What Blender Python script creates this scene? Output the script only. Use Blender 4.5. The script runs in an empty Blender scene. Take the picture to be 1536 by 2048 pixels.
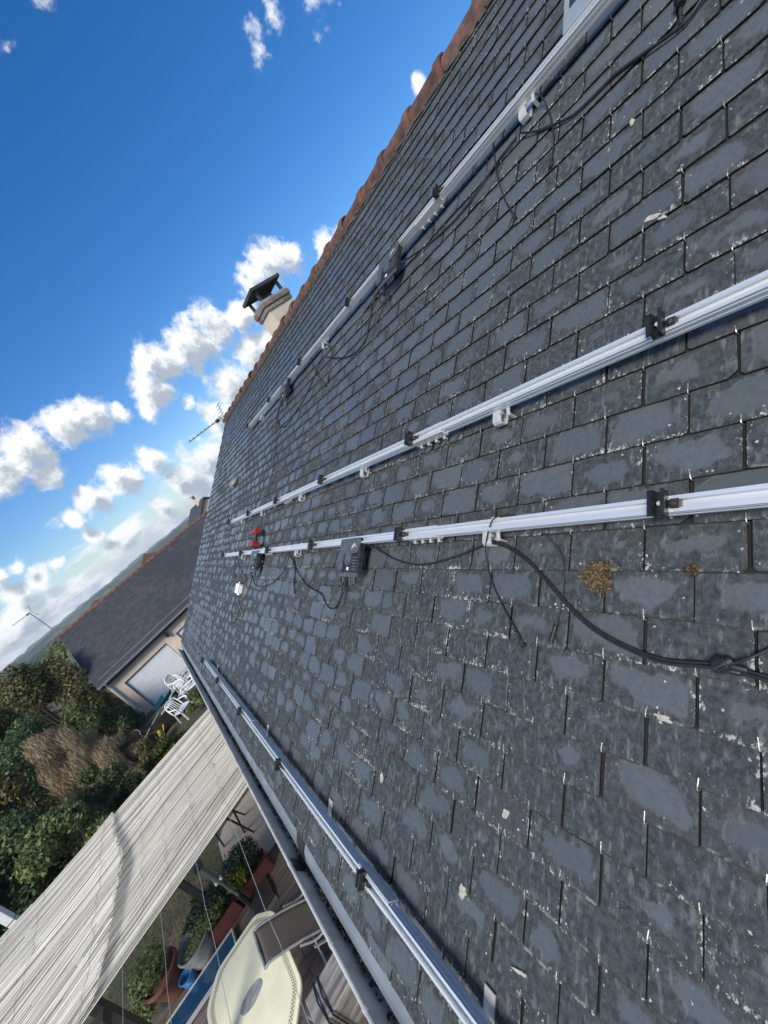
import bpy, math, random
import numpy as np
from mathutils import Vector, Matrix, Euler
random.seed(7)
RNG = np.random.default_rng(11)
SC = bpy.context.scene
COL = SC.collection
PI = math.pi

# ------------------------------------------------------------------ camera
CAMZ = 4.7
PITCH = math.radians(36.635)          # slope of the slate roof
cam_d = bpy.data.cameras.new('camera')
cam = bpy.data.objects.new('camera', cam_d)
COL.objects.link(cam)
SC.camera = cam
rx = Vector((0.60097631, -0.50951768, -0.61580776))
ry = Vector((-0.66484216, 0.10897168, -0.73899261))
rz = Vector((0.44363541, 0.85353202, -0.27325944))
cm = Matrix((rx, -ry, -rz)).transposed().to_4x4()
cm.translation = Vector((0, 0, CAMZ))
cam.matrix_world = cm
cam_d.sensor_fit = 'VERTICAL'
cam_d.sensor_height = 24.0
cam_d.lens = 836.09 / 2048 * 24.0
cam_d.clip_start = 0.02
cam_d.clip_end = 9000

# ------------------------------------------------------------------ exposure
SC.view_settings.view_transform = 'Standard'
SC.view_settings.look = 'None'
SC.view_settings.exposure = 1.5
SC.view_settings.gamma = 1.0
SC.view_settings.use_curve_mapping = False
SC.cycles.max_bounces = 6
SC.cycles.use_denoising = True

# ------------------------------------------------------------------ sun
SUN_AZ = math.radians(-130)            # from +Y towards -X
SUN_EL = math.radians(40)
sun_dir = Vector((math.sin(SUN_AZ) * math.cos(SUN_EL), math.cos(SUN_AZ) * math.cos(SUN_EL), math.sin(SUN_EL)))
sd = bpy.data.lights.new('sun', 'SUN')
sd.energy = 1.5
sd.angle = math.radians(20)
sd.color = (1.0, 0.95, 0.87)
sun = bpy.data.objects.new('sun', sd)
COL.objects.link(sun)
sun.rotation_euler = sun_dir.to_track_quat('Z', 'Y').to_euler()
sun.location = (-40, 20, 60)

# ------------------------------------------------------------------ sky with clouds
BLOBS = [(0.66, 0.562, 0.498, 0.0252, 0.4), (0.682, 0.542, 0.491, 0.0174, 0.4), (0.657, 0.586, 0.475, 0.0146, 0.35), (0.734, 0.504, 0.456, 0.0187, 0.3), (0.433, 0.641, 0.633, 0.0141, 0.3), (0.366, 0.678, 0.637, 0.0087, 0.3), (0.823, 0.484, 0.299, 0.0185, 1), (0.566, 0.775, 0.281, 0.0441, 1), (0.526, 0.804, 0.279, 0.0372, 1), (0.591, 0.763, 0.261, 0.0325, 1), (0.649, 0.723, 0.236, 0.0315, 1), (0.682, 0.693, 0.234, 0.0228, 0.8), (0.479, 0.843, 0.245, 0.0406, 1), (0.424, 0.868, 0.259, 0.0496, 1), (0.367, 0.892, 0.262, 0.0586, 1), (0.302, 0.914, 0.27, 0.051, 1), (0.261, 0.933, 0.25, 0.0447, 1), (0.233, 0.948, 0.218, 0.0284, 0.9), (0.292, 0.94, 0.179, 0.0169, 0.8), (0.454, 0.874, 0.171, 0.0492, 1), (0.387, 0.909, 0.158, 0.0566, 1), (0.33, 0.936, 0.127, 0.0416, 1), (0.483, 0.857, 0.177, 0.0408, 1), (0.097, 0.957, 0.275, 0.0521, 1), (0.022, 0.963, 0.268, 0.0529, 1), (-0.036, 0.964, 0.263, 0.0475, 1), (0.144, 0.954, 0.264, 0.0401, 1), (0.188, 0.953, 0.239, 0.0237, 0.9), (0.012, 0.974, 0.226, 0.033, 1), (-0.086, 0.961, 0.264, 0.0439, 1), (0.175, 0.975, 0.14, 0.039, 1), (0.107, 0.985, 0.137, 0.0415, 1), (0.042, 0.989, 0.14, 0.0361, 1), (-0.013, 0.99, 0.144, 0.0224, 0.9), (-0.004, 0.995, 0.096, 0.0215, 0.8), (0.253, 0.964, 0.076, 0.0524, 1), (0.192, 0.98, 0.059, 0.0433, 1), (0.173, 0.981, 0.088, 0.0242, 0.9), (0.124, 0.991, 0.055, 0.03, 0.9), (0.056, 0.997, 0.061, 0.0249, 0.8), (0.225, 0.974, 0.036, 0.0423, 1), (-0.128, 0.984, 0.126, 0.0204, 0.9), (-0.119, 0.989, 0.09, 0.026, 1), (-0.165, 0.982, 0.088, 0.0264, 1), (-0.084, 0.993, 0.087, 0.0169, 0.8), (-0.157, 0.978, 0.137, 0.0227, 0.9), (-0.142, 0.949, 0.283, 0.0472, 1), (-0.12, 0.921, 0.37, 0.0375, 1), (-0.227, 0.958, 0.177, 0.0337, 1)]
world = bpy.data.worlds.new('World')
SC.world = world
world.use_nodes = True
wt = world.node_tree
wt.nodes.clear()


class NT:
    """small node helper"""
    def __init__(s, t):
        s.t = t
    def n(s, typ, **kw):
        x = s.t.nodes.new(typ)
        for k, v in kw.items():
            setattr(x, k, v)
        return x
    def put(s, sock, v):
        if v is None:
            return
        if hasattr(v, 'is_linked') or isinstance(v, bpy.types.NodeSocket):
            s.t.links.new(v, sock)
        else:
            sock.default_value = v
    def math(s, op, a, b=None, c=None, clamp=False):
        x = s.n('ShaderNodeMath', operation=op, use_clamp=clamp)
        s.put(x.inputs[0], a)
        if b is not None: s.put(x.inputs[1], b)
        if c is not None: s.put(x.inputs[2], c)
        return x.outputs[0]
    def vmath(s, op, a, b=None, scale=None):
        x = s.n('ShaderNodeVectorMath', operation=op)
        s.put(x.inputs[0], a)
        if b is not None: s.put(x.inputs[1], b)
        if scale is not None: s.put(x.inputs['Scale'], scale)
        return x.outputs['Value'] if op in ('DISTANCE', 'DOT_PRODUCT', 'LENGTH') else x.outputs['Vector']
    def noise(s, vec, scale, detail=4, rough=0.55, dist=0.0, color=False):
        x = s.n('ShaderNodeTexNoise')
        s.put(x.inputs['Vector'], vec)
        x.inputs['Scale'].default_value = scale
        x.inputs['Detail'].default_value = detail
        x.inputs['Roughness'].default_value = rough
        x.inputs['Distortion'].default_value = dist
        return x.outputs['Color'] if color else x.outputs['Fac']
    def ramp(s, v, a, b, smooth=True):
        x = s.n('ShaderNodeMapRange')
        x.interpolation_type = 'SMOOTHSTEP' if smooth else 'LINEAR'
        s.put(x.inputs['Value'], v)
        s.put(x.inputs['From Min'], a)
        s.put(x.inputs['From Max'], b)
        return x.outputs['Result']
    def mix(s, f, a, b, mode='MIX'):
        x = s.n('ShaderNodeMix', data_type='RGBA', blend_type=mode)
        s.put(x.inputs[0], f)
        s.put(x.inputs[6], a)
        s.put(x.inputs[7], b)
        return x.outputs[2]
    def sep(s, v):
        x = s.n('ShaderNodeSeparateXYZ')
        s.put(x.inputs[0], v)
        return x.outputs
    def comb(s, a, b, c):
        x = s.n('ShaderNodeCombineXYZ')
        s.put(x.inputs[0], a); s.put(x.inputs[1], b); s.put(x.inputs[2], c)
        return x.outputs[0]


def cloud_group():
    g = bpy.data.node_groups.new('cloud_density', 'ShaderNodeTree')
    g.interface.new_socket('Vector', in_out='INPUT', socket_type='NodeSocketVector')
    g.interface.new_socket('Density', in_out='OUTPUT', socket_type='NodeSocketFloat')
    T = NT(g)
    gi = T.n('NodeGroupInput'); go = T.n('NodeGroupOutput')
    v = gi.outputs[0]
    w1 = T.vmath('SUBTRACT', T.noise(v, 13, 3, 0.5, color=True), (0.5, 0.5, 0.5))
    w = T.vmath('ADD', v, T.vmath('SCALE', w1, scale=0.045))
    acc = None
    for (x, y, z, r, k) in BLOBS:
        d = T.vmath('DISTANCE', w, (x, y, z))
        val = T.math('MULTIPLY_ADD', d, -k / (r * 1.04), k)
        acc = val if acc is None else T.math('MAXIMUM', acc, val)
    acc = T.math('MAXIMUM', acc, -0.6)
    f = T.math('SUBTRACT', T.noise(v, 24, 11, 0.66), 0.5)
    fb = T.math('MULTIPLY', f, 2.05)
    dens = T.math('ADD', acc, fb)
    # low layer of small cumulus that runs all round the horizon
    sx, sy, sz = T.sep(v)
    q = T.math('ADD', T.math('MAXIMUM', sz, 0.0), 0.085)
    pv = T.comb(T.math('MULTIPLY', sx, 9.0), T.math('MULTIPLY', sy, 9.0), T.math('MULTIPLY', sz, 24.0))
    hn = T.noise(pv, 0.75, 9, 0.58)
    cover = T.ramp(sz, 0.30, 0.03)
    thr = T.math('MULTIPLY_ADD', cover, -0.37, 0.83)
    hv = T.math('MULTIPLY', T.math('SUBTRACT', hn, thr), 4.0)
    out = T.math('MAXIMUM', dens, hv)
    T.put(go.inputs[0], out)
    return g


def build_world():
    T = NT(wt)
    out = T.n('ShaderNodeOutputWorld')
    bg = T.n('ShaderNodeBackground')
    sky = T.n('ShaderNodeTexSky', sky_type='NISHITA')
    sky.sun_disc = False
    sky.sun_elevation = SUN_EL
    sky.sun_rotation = SUN_AZ
    sky.altitude = 100
    sky.air_density = 1.0
    sky.dust_density = 1.3
    sky.ozone_density = 2.2
    co = T.n('ShaderNodeTexCoord').outputs['Generated']
    d = T.vmath('NORMALIZE', co)
    g = cloud_group()
    a = T.n('ShaderNodeGroup'); a.node_tree = g
    b = T.n('ShaderNodeGroup'); b.node_tree = g
    T.put(a.inputs[0], d)
    up = Vector(sun_dir) * 0.5 + Vector((0, 0, 0.9))
    up = up.normalized() * 0.034
    T.put(b.inputs[0], T.vmath('ADD', d, tuple(up)))
    da = a.outputs[0]; db = b.outputs[0]
    mask = T.ramp(da, -0.04, 0.55)
    # thicker towards the light = darker, shaded base
    thick = T.math('MAXIMUM', db, 0.0)
    shade = T.ramp(thick, 0.06, 0.66)
    hs = T.n('ShaderNodeHueSaturation')
    T.put(hs.inputs['Color'], sky.outputs[0])
    hs.inputs['Hue'].default_value = 0.507
    hs.inputs['Saturation'].default_value = SKY_SAT
    hs.inputs['Value'].default_value = SKY_VAL
    cl = T.mix(shade, CLOUD_LIT, CLOUD_BASE)
    sx, sy, sz = T.sep(d)
    low = T.ramp(sz, 0.10, -0.01)
    skyc = T.mix(T.math('MULTIPLY', low, 0.55), hs.outputs[0], HORIZON)
    col = T.mix(mask, skyc, cl)
    T.put(bg.inputs['Color'], col)
    bg.inputs['Strength'].default_value = SKY_STRENGTH
    T.t.links.new(bg.outputs[0], out.inputs[0])


SKY_STRENGTH = 0.062
SKY_SAT = 1.42
SKY_VAL = 0.96
CLOUD_LIT = (6.3, 6.4, 6.5, 1)
CLOUD_BASE = (2.6, 3.0, 3.45, 1)
HORIZON = (5.4, 6.0, 6.3, 1)
build_world()

# ------------------------------------------------------------------ mesh helpers
class MB:
    def __init__(s):
        s.v = []; s.f = []
    def add(s, vs, fs):
        o = len(s.v)
        s.v += [tuple(p) for p in vs]
        s.f += [tuple(i + o for i in q) for q in fs]
        return s
    def box(s, c, d, rot=None):
        x, y, z = d[0] / 2, d[1] / 2, d[2] / 2
        vs = [Vector(p) for p in ((-x, -y, -z), (x, -y, -z), (x, y, -z), (-x, y, -z), (-x, -y, z), (x, -y, z), (x, y, z), (-x, y, z))]
        if rot is not None:
            m = Euler(rot).to_matrix() if not isinstance(rot, Matrix) else rot
            vs = [m @ p for p in vs]
        cc = Vector(c)
        return s.add([p + cc for p in vs], [(0, 3, 2, 1), (4, 5, 6, 7), (0, 1, 5, 4), (1, 2, 6, 5), (2, 3, 7, 6), (3, 0, 4, 7)])
    def bar(s, a, b, w, h=None, up=(0, 0, 1)):
        """box section bar from a to b"""
        h = w if h is None else h
        a = Vector(a); b = Vector(b)
        t = (b - a).normalized(); u = Vector(up)
        if abs(t.dot(u)) > 0.95: u = Vector((1, 0, 0))
        x = t.cross(u).normalized(); y = x.cross(t)
        vs = []
        for p in (a, b):
            for i, j in ((-1, -1), (1, -1), (1, 1), (-1, 1)):
                vs.append(p + x * (i * w / 2) + y * (j * h / 2))
        return s.add(vs, [(0, 1, 2, 3), (7, 6, 5, 4), (0, 4, 5, 1), (1, 5, 6, 2), (2, 6, 7, 3), (3, 7, 4, 0)])
    def tube(s, pts, r, n=8, cap=True):
        pts = [Vector(p) for p in pts]
        rs = r if isinstance(r, (list, tuple)) else [r] * len(pts)
        t0 = (pts[1] - pts[0]).normalized()
        u = Vector((0, 0, 1)) if abs(t0.z) < 0.9 else Vector((1, 0, 0))
        x = t0.cross(u).normalized()
        vs = []; fs = []
        for i, p in enumerate(pts):
            if i == 0: t = pts[1] - pts[0]
            elif i == len(pts) - 1: t = pts[-1] - pts[-2]
            else: t = pts[i + 1] - pts[i - 1]
            t = t.normalized()
            x = (x - t * x.dot(t)).normalized()
            y = t.cross(x)
            for k in range(n):
                a = 2 * PI * k / n
                vs.append(p + (x * math.cos(a) + y * math.sin(a)) * rs[i])
        for i in range(len(pts) - 1):
            for k in range(n):
                fs.append((i * n + k, i * n + (k + 1) % n, (i + 1) * n + (k + 1) % n, (i + 1) * n + k))
        if cap:
            fs.append(tuple(range(n - 1, -1, -1)))
            fs.append(tuple((len(pts) - 1) * n + k for k in range(n)))
        return s.add(vs, fs)
    def cyl(s, a, b, r, n=12):
        return s.tube([a, b], r, n)
    def lathe(s, prof, c=(0, 0, 0), n=20, sx=1.0, sy=1.0):
        vs = []; fs = []
        for (r, z) in prof:
            for k in range(n):
                a = 2 * PI * k / n
                vs.append((c[0] + r * math.cos(a) * sx, c[1] + r * math.sin(a) * sy, c[2] + z))
        for i in range(len(prof) - 1):
            for k in range(n):
                fs.append((i * n + k, i * n + (k + 1) % n, (i + 1) * n + (k + 1) % n, (i + 1) * n + k))
        if prof[0][0] > 1e-5: fs.append(tuple(range(n - 1, -1, -1)))
        if prof[-1][0] > 1e-5: fs.append(tuple((len(prof) - 1) * n + k for k in range(n)))
        return s.add(vs, fs)
    def extrude(s, poly, axis, a, b):
        """poly 2D list, extruded along axis ('x','y','z') from a to b"""
        def P(p, t):
            if axis == 'y': return (p[0], t, p[1])
            if axis == 'x': return (t, p[0], p[1])
            return (p[0], p[1], t)
        n = len(poly)
        vs = [P(p, a) for p in poly] + [P(p, b) for p in poly]
        fs = [tuple(range(n - 1, -1, -1)), tuple(range(n, 2 * n))]
        for i in range(n):
            fs.append((i, (i + 1) % n, n + (i + 1) % n, n + i))
        return s.add(vs, fs)
    def strap(s, path, w, t, y0=0.0):
        """flat strap following path [(x,z)], width w along y, thickness t"""
        n = len(path); L = []; Rr = []
        for i in range(n):
            p = Vector(path[i])
            a = Vector(path[max(i - 1, 0)]); b = Vector(path[min(i + 1, n - 1)])
            d = (b - a).normalized(); nn = Vector((-d.y, d.x))
            L.append(p + nn * t / 2); Rr.append(p - nn * t / 2)
        return s.extrude([tuple(p) for p in L] + [tuple(p) for p in reversed(Rr)], 'y', y0 - w / 2, y0 + w / 2)
    def mesh(s, name):
        m = bpy.data.meshes.new(name)
        m.from_pydata(s.v, [], s.f)
        import bmesh
        bm = bmesh.new(); bm.from_mesh(m)
        bmesh.ops.recalc_face_normals(bm, faces=bm.faces)
        bm.to_mesh(m); bm.free()
        return m


def frame_of(o):
    """rest matrix of an object built by this script (no depsgraph update needed)"""
    m = Matrix.LocRotScale(o.location, o.rotation_euler, o.scale)
    if o.parent is not None:
        m = frame_of(o.parent) @ o.matrix_parent_inverse @ m
    return m


def link(name, data, parent=None, local=False):
    o = bpy.data.objects.new(name, data)
    COL.objects.link(o)
    if parent is not None:
        o.parent = parent
        if not local:
            o.matrix_parent_inverse = frame_of(parent).inverted()
    return o


def obj(name, mb, mat, parent=None, local=False, smooth=None, bevel=0.0, seg=2):
    m = mb if isinstance(mb, bpy.types.Mesh) else mb.mesh(name)
    if mat is not None and len(m.materials) == 0: m.materials.append(mat)
    if smooth:
        m.shade_smooth()
        m.set_sharp_from_angle(angle=math.radians(smooth))
    o = link(name, m, parent, local)
    if bevel:
        b = o.modifiers.new('bevel', 'BEVEL')
        b.width = bevel; b.segments = seg; b.limit_method = 'ANGLE'; b.angle_limit = math.radians(35)
    return o


def tag(o, label, cat, group=None, kind=None):
    o['label'] = label
    if cat: o['category'] = cat
    if group: o['group'] = group
    if kind: o['kind'] = kind
    return o


def thing(name, label, cat, loc=(0, 0, 0), rot=(0, 0, 0), group=None):
    o = bpy.data.objects.new(name, None)
    COL.objects.link(o)
    o.empty_display_size = 0.1
    o.location = loc; o.rotation_euler = rot
    return tag(o, label, cat, group)


KIDS = {}
def kids(o):
    return [c for c in COL.objects if c.parent == o]


def copy_tree(o, parent=None):
    c = o.copy()
    COL.objects.link(c)
    if parent is not None: c.parent = parent
    for ch in kids(o):
        copy_tree(ch, c)
    return c


def struct(o):
    o['kind'] = 'structure'
    return o


def attr(mesh, name, vals, domain='FACE'):
    a = mesh.attributes.new(name, 'FLOAT', domain)
    a.data.foreach_set('value', np.asarray(vals, dtype=np.float32))


# roof frame: local x = up the slope, y = along the eaves, z = out of the roof
RO = Vector((0.689, 0.0, 3.773))
UX = Vector((math.cos(PITCH), 0, math.sin(PITCH)))
NN = Vector((-math.sin(PITCH), 0, math.cos(PITCH)))
ROOF_ROT = (0, -PITCH, 0)
def rp(s, y, n=0.0):
    return RO + UX * s + Vector((0, y, 0)) + NN * n
RM = Matrix.LocRotScale(RO, Euler(ROOF_ROT), Vector((1, 1, 1)))


def smooth_path(pts, k=6):
    """Catmull-Rom through the points"""
    P = [Vector(p) for p in pts]
    P = [P[0] * 2 - P[1]] + P + [P[-1] * 2 - P[-2]]
    out = []
    for i in range(1, len(P) - 2):
        a, b, c, d = P[i - 1], P[i], P[i + 1], P[i + 2]
        for j in range(k):
            t = j / k
            out.append(0.5 * ((2 * b) + (c - a) * t + (2 * a - 5 * b + 4 * c - d) * t * t + (3 * b - a - 3 * c + d) * t ** 3))
    out.append(P[-2])
    return out


# ------------------------------------------------------------------ materials
def new_mat(name):
    m = bpy.data.materials.new(name)
    m.use_nodes = True
    t = m.node_tree
    b = t.nodes['Principled BSDF']
    return m, NT(t), b


def c4(c):
    return (c[0], c[1], c[2], 1)


def pm(name, c1, c2=None, scale=8.0, rough=0.7, metal=0.0, bump=0.0, bscale=None, stretch=(1, 1, 1), lo=0.35, hi=0.65, rvar=0.1, spec=0.5, objrand=0.0):
    """two-tone noisy material in object coordinates"""
    m, T, b = new_mat(name)
    c2 = c2 or tuple(x * 0.75 for x in c1)
    co = T.n('ShaderNodeTexCoord').outputs['Object']
    mp = T.n('ShaderNodeMapping'); mp.inputs['Scale'].default_value = stretch
    T.put(mp.inputs[0], co)
    v = mp.outputs[0]
    oi = T.n('ShaderNodeObjectInfo')
    v = T.vmath('ADD', v, T.vmath('SCALE', (7.3, 3.1, 5.7), scale=oi.outputs['Random']))
    n = T.noise(v, scale, 6, 0.6)
    f = T.ramp(n, lo, hi)
    col = T.mix(f, c4(c1), c4(c2))
    if objrand:
        k = T.math('MULTIPLY_ADD', oi.outputs['Random'], objrand * 2, 1 - objrand)
        col = T.mix(1.0, col, T.comb(k, k, k), 'MULTIPLY')
    T.put(b.inputs['Base Color'], col)
    T.put(b.inputs['Roughness'], T.math('MULTIPLY_ADD', n, rvar * 2, rough - rvar))
    b.inputs['Metallic'].default_value = metal
    b.inputs['Specular IOR Level'].default_value = spec
    if bump:
        bn = T.n('ShaderNodeBump')
        bn.inputs['Strength'].default_value = bump
        bn.inputs['Distance'].default_value = 0.01
        T.put(bn.inputs['Height'], T.noise(v, bscale or scale * 4, 8, 0.65))
        T.put(b.inputs['Normal'], bn.outputs[0])
    return m


SR0 = 0.689 * math.cos(PITCH) + 3.773 * math.sin(PITCH)


def slate_group():
    g = bpy.data.node_groups.new('slate_surface', 'ShaderNodeTree')
    I = g.interface
    I.new_socket('Rnd', in_out='INPUT', socket_type='NodeSocketFloat')
    I.new_socket('Shader', in_out='OUTPUT', socket_type='NodeSocketShader')
    T = NT(g)
    gi = T.n('NodeGroupInput'); go = T.n('NodeGroupOutput')
    rnd = gi.outputs[0]
    geo = T.n('ShaderNodeNewGeometry')
    uv = T.n('ShaderNodeUVMap'); uv.uv_map = 'uv'
    u, v, _ = T.sep(uv.outputs[0])
    wn = T.n('ShaderNodeTexWhiteNoise', noise_dimensions='1D')
    T.put(wn.inputs['W'], T.math('MULTIPLY', rnd, 91.7))
    r1, r2, r3 = T.sep(wn.outputs['Color'])
    # roof coordinates: along the slope / along the eave
    px, py, pz = T.sep(geo.outputs['Position'])
    s = T.math('ADD', T.math('MULTIPLY', px, math.cos(PITCH)), T.math('MULTIPLY', pz, math.sin(PITCH)))
    sr = T.math('SUBTRACT', s, SR0)
    P = T.comb(s, py, T.math('MULTIPLY', rnd, 23.0))
    big = T.noise(T.comb(s, py, 0.0), 0.9, 3, 0.5)
    n1 = T.noise(P, 13, 6, 0.62)
    n2 = T.noise(P, 55, 7, 0.68)
    n3 = T.noise(P, 190, 4, 0.7)
    Ps = T.comb(T.math('MULTIPLY', s, 0.35), py, T.math('MULTIPLY', rnd, 23.0))   # runs down the slope
    streak = T.noise(Ps, 60, 5, 0.6)
    du = T.math('MULTIPLY', T.math('SUBTRACT', 0.5, T.math('ABSOLUTE', u)), 0.22)
    dv = T.math('MULTIPLY', v, 0.117)
    dt = T.math('MULTIPLY', T.math('SUBTRACT', 1.0, v), 0.117)
    d = T.math('SMOOTH_MIN', T.math('SMOOTH_MIN', du, dv, 0.02), T.math('MULTIPLY_ADD', dt, 1.3, 0.006), 0.02)
    eu = T.math('MULTIPLY', T.math('ADD', u, T.math('MULTIPLY', T.math('SUBTRACT', r3, 0.5), 0.35)), 2.15)
    ev = T.math('MULTIPLY', T.math('SUBTRACT', v, T.math('MULTIPLY_ADD', r2, 0.2, 0.42)), 2.0)
    ell = T.math('MULTIPLY', T.math('SUBTRACT', 1.0, T.math('SQRT', T.math('ADD', T.math('MULTIPLY', eu, eu), T.math('MULTIPLY', ev, ev)))), 0.062)
    n0 = T.noise(P, 6.5, 3, 0.5)
    dn = T.math('SMOOTH_MIN', d, T.math('MULTIPLY_ADD', ell, 1.0, T.math('MULTIPLY', r3, 0.03)), 0.03)
    dn = T.math('ADD', dn, T.math('MULTIPLY', T.math('SUBTRACT', n1, 0.5), 0.055))
    dn = T.math('ADD', dn, T.math('MULTIPLY', T.math('SUBTRACT', n0, 0.5), 0.085))
    dn = T.math('ADD', dn, T.math('MULTIPLY', T.math('SUBTRACT', n2, 0.5), 0.02))
    # how far lichen has crept in: slate by slate, and in larger drifts over the roof
    thr = T.math('MULTIPLY_ADD', T.math('POWER', r1, 1.3), 0.052, 0.002)
    thr = T.math('ADD', thr, T.math('MULTIPLY', T.math('SUBTRACT', big, 0.47), 0.11))
    thr = T.math('ADD', thr, T.math('MULTIPLY', T.ramp(sr, 2.2, 0.8), 0.012))
    thr = T.math('ADD', thr, T.math('MULTIPLY', T.math('MULTIPLY', T.ramp(sr, 0.35, -0.35), T.ramp(py, 1.9, 0.8)), 0.030))
    thr = T.math('SUBTRACT', thr, 0.012)
    clean = T.math('MULTIPLY', T.ramp(T.math('ADD', T.math('SUBTRACT', dn, thr), T.math('MULTIPLY', T.math('SUBTRACT', n3, 0.5), 0.012)), -0.006, 0.013), T.math('MULTIPLY_ADD', T.ramp(n2, 0.68, 0.50), 0.45, 0.55))
    # colours
    cl = T.mix(r2, (0.078, 0.088, 0.090, 1), (0.106, 0.117, 0.119, 1))
    cl = T.mix(T.math('MULTIPLY', streak, 0.5), cl, (0.056, 0.064, 0.066, 1))
    cl = T.mix(T.math('MULTIPLY', T.ramp(n2, 0.40, 0.75), 0.45), cl, (0.044, 0.051, 0.053, 1))
    cl = T.mix(T.math('MULTIPLY', T.ramp(n3, 0.55, 0.75), 0.35), cl, (0.105, 0.115, 0.117, 1))
    li = T.mix(T.ramp(n2, 0.3, 0.7), (0.013, 0.0165, 0.0180, 1), (0.052, 0.061, 0.064, 1))
    li = T.mix(T.math('MULTIPLY', T.ramp(r3, 0.80, 1.0), 0.4), li, (0.050, 0.044, 0.048, 1))
    li = T.mix(T.ramp(n1, 0.60, 0.78), li, (0.042, 0.044, 0.030, 1))
    li = T.mix(T.math('MULTIPLY', T.ramp(streak, 0.52, 0.70), 0.75), li, (0.118, 0.130, 0.132, 1))
    col = T.mix(clean, li, cl)
    # moss line close to the edges
    edge = T.ramp(T.math('ADD', d, T.math('MULTIPLY', T.math('SUBTRACT', n2, 0.5), 0.014)), 0.006, 0.0005)
    col = T.mix(T.math('MULTIPLY', edge, 0.72), col, (0.018, 0.019, 0.014, 1))
    crust = T.math('MULTIPLY', T.ramp(dv, 0.010, 0.003), T.ramp(T.math('ADD', T.noise(P, 24, 5, 0.7), T.math('MULTIPLY', T.noise(T.comb(s, py, 5.0), 2.2, 3, 0.5), 0.35)), 0.72, 0.86))
    col = T.mix(T.math('MULTIPLY', crust, 0.7), col, (0.27, 0.27, 0.235, 1))
    # pale crusty lichen spots, mostly low on each slate
    vo = T.n('ShaderNodeTexVoronoi'); vo.inputs['Scale'].default_value = 95
    vo.inputs['Randomness'].default_value = 1.0
    T.put(vo.inputs['Vector'], T.vmath('ADD', P, T.vmath('SCALE', T.noise(P, 150, 2, 0.5, color=True), scale=0.011)))
    vr = T.sep(vo.outputs['Color'])[0]
    near = T.ramp(T.math('MINIMUM', dv, T.math('MULTIPLY_ADD', du, 1.2, 0.004)), 0.05, 0.0)
    drift = T.ramp(T.noise(T.comb(s, py, 3.0), 4.5, 4, 0.6), 0.40, 0.72)
    prob = T.math('MULTIPLY_ADD', T.math('MULTIPLY', near, T.math('MULTIPLY_ADD', drift, 0.9, 0.12)), 0.12, T.math('MULTIPLY', drift, 0.012))
    on = T.math('LESS_THAN', vr, prob)
    spot = T.math('MULTIPLY', on, T.ramp(T.math('ADD', vo.outputs['Distance'], T.math('MULTIPLY', n3, 0.25)), 0.52, 0.34))
    nz = T.noise(T.comb(T.math('MULTIPLY', s, 0.7), py, T.math('MULTIPLY', rnd, 23.0)), 84, 8, 0.76)
    big_spot = T.ramp(T.math('ADD', nz, T.math('MULTIPLY', near, T.math('MULTIPLY_ADD', drift, 0.17, 0.055))), 0.695, 0.735)
    spot = T.math('MAXIMUM', spot, T.math('MULTIPLY', big_spot, 0.9))
    fl = T.noise(T.comb(T.math('MULTIPLY', s, 0.55), py, T.math('MULTIPLY', rnd, 23.0)), 170, 5, 0.7)
    wear = T.math('MULTIPLY', T.ramp(T.noise(T.comb(s, py, 9.0), 3.2, 4, 0.6), 0.42, 0.66), T.math('MULTIPLY_ADD', T.math('MULTIPLY', T.ramp(sr, 0.4, -0.4), T.ramp(py, 2.2, 0.7)), 0.75, 0.25))
    spot = T.math('MAXIMUM', spot, T.math('MULTIPLY', T.ramp(T.math('ADD', fl, T.math('MULTIPLY', wear, 0.085)), 0.685, 0.75), T.math('MULTIPLY_ADD', clean, -0.6, 0.8)))
    scol = T.mix(n2, (0.30, 0.31, 0.28, 1), (0.52, 0.53, 0.50, 1))
    col = T.mix(T.math('MULTIPLY', spot, 0.9), col, scol)
    # the covered part of a slate, seen only in the joints, is coloured black for dirt and the joints' shade
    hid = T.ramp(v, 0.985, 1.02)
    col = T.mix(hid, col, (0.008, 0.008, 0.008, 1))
    b = T.n('ShaderNodeBsdfPrincipled')
    T.put(b.inputs['Base Color'], col)
    ro = T.math('MULTIPLY_ADD', clean, -0.58, 0.84)
    ro = T.math('ADD', ro, T.math('MULTIPLY', T.math('SUBTRACT', streak, 0.5), 0.16))
    ro = T.math('MAXIMUM', ro, T.math('MULTIPLY', spot, 0.9))
    T.put(b.inputs['Roughness'], ro)
    b.inputs['Specular IOR Level'].default_value = 0.55
    bp = T.n('ShaderNodeBump')
    bp.inputs['Strength'].default_value = 0.55
    bp.inputs['Distance'].default_value = 0.004
    hgt = T.math('ADD', T.math('MULTIPLY', n2, T.math('MULTIPLY_ADD', T.math('MULTIPLY', clean, 1.5, clamp=True), -0.95, 1.0)), T.math('MULTIPLY', spot, 0.35))
    hgt = T.math('ADD', hgt, T.math('MULTIPLY', n1, T.math('MULTIPLY_ADD', T.math('MULTIPLY', clean, 1.5, clamp=True), -0.52, 0.6)))
    T.put(bp.inputs['Height'], hgt)
    T.put(b.inputs['Normal'], bp.outputs[0])
    T.t.links.new(b.outputs[0], go.inputs[0])
    return g


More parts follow.
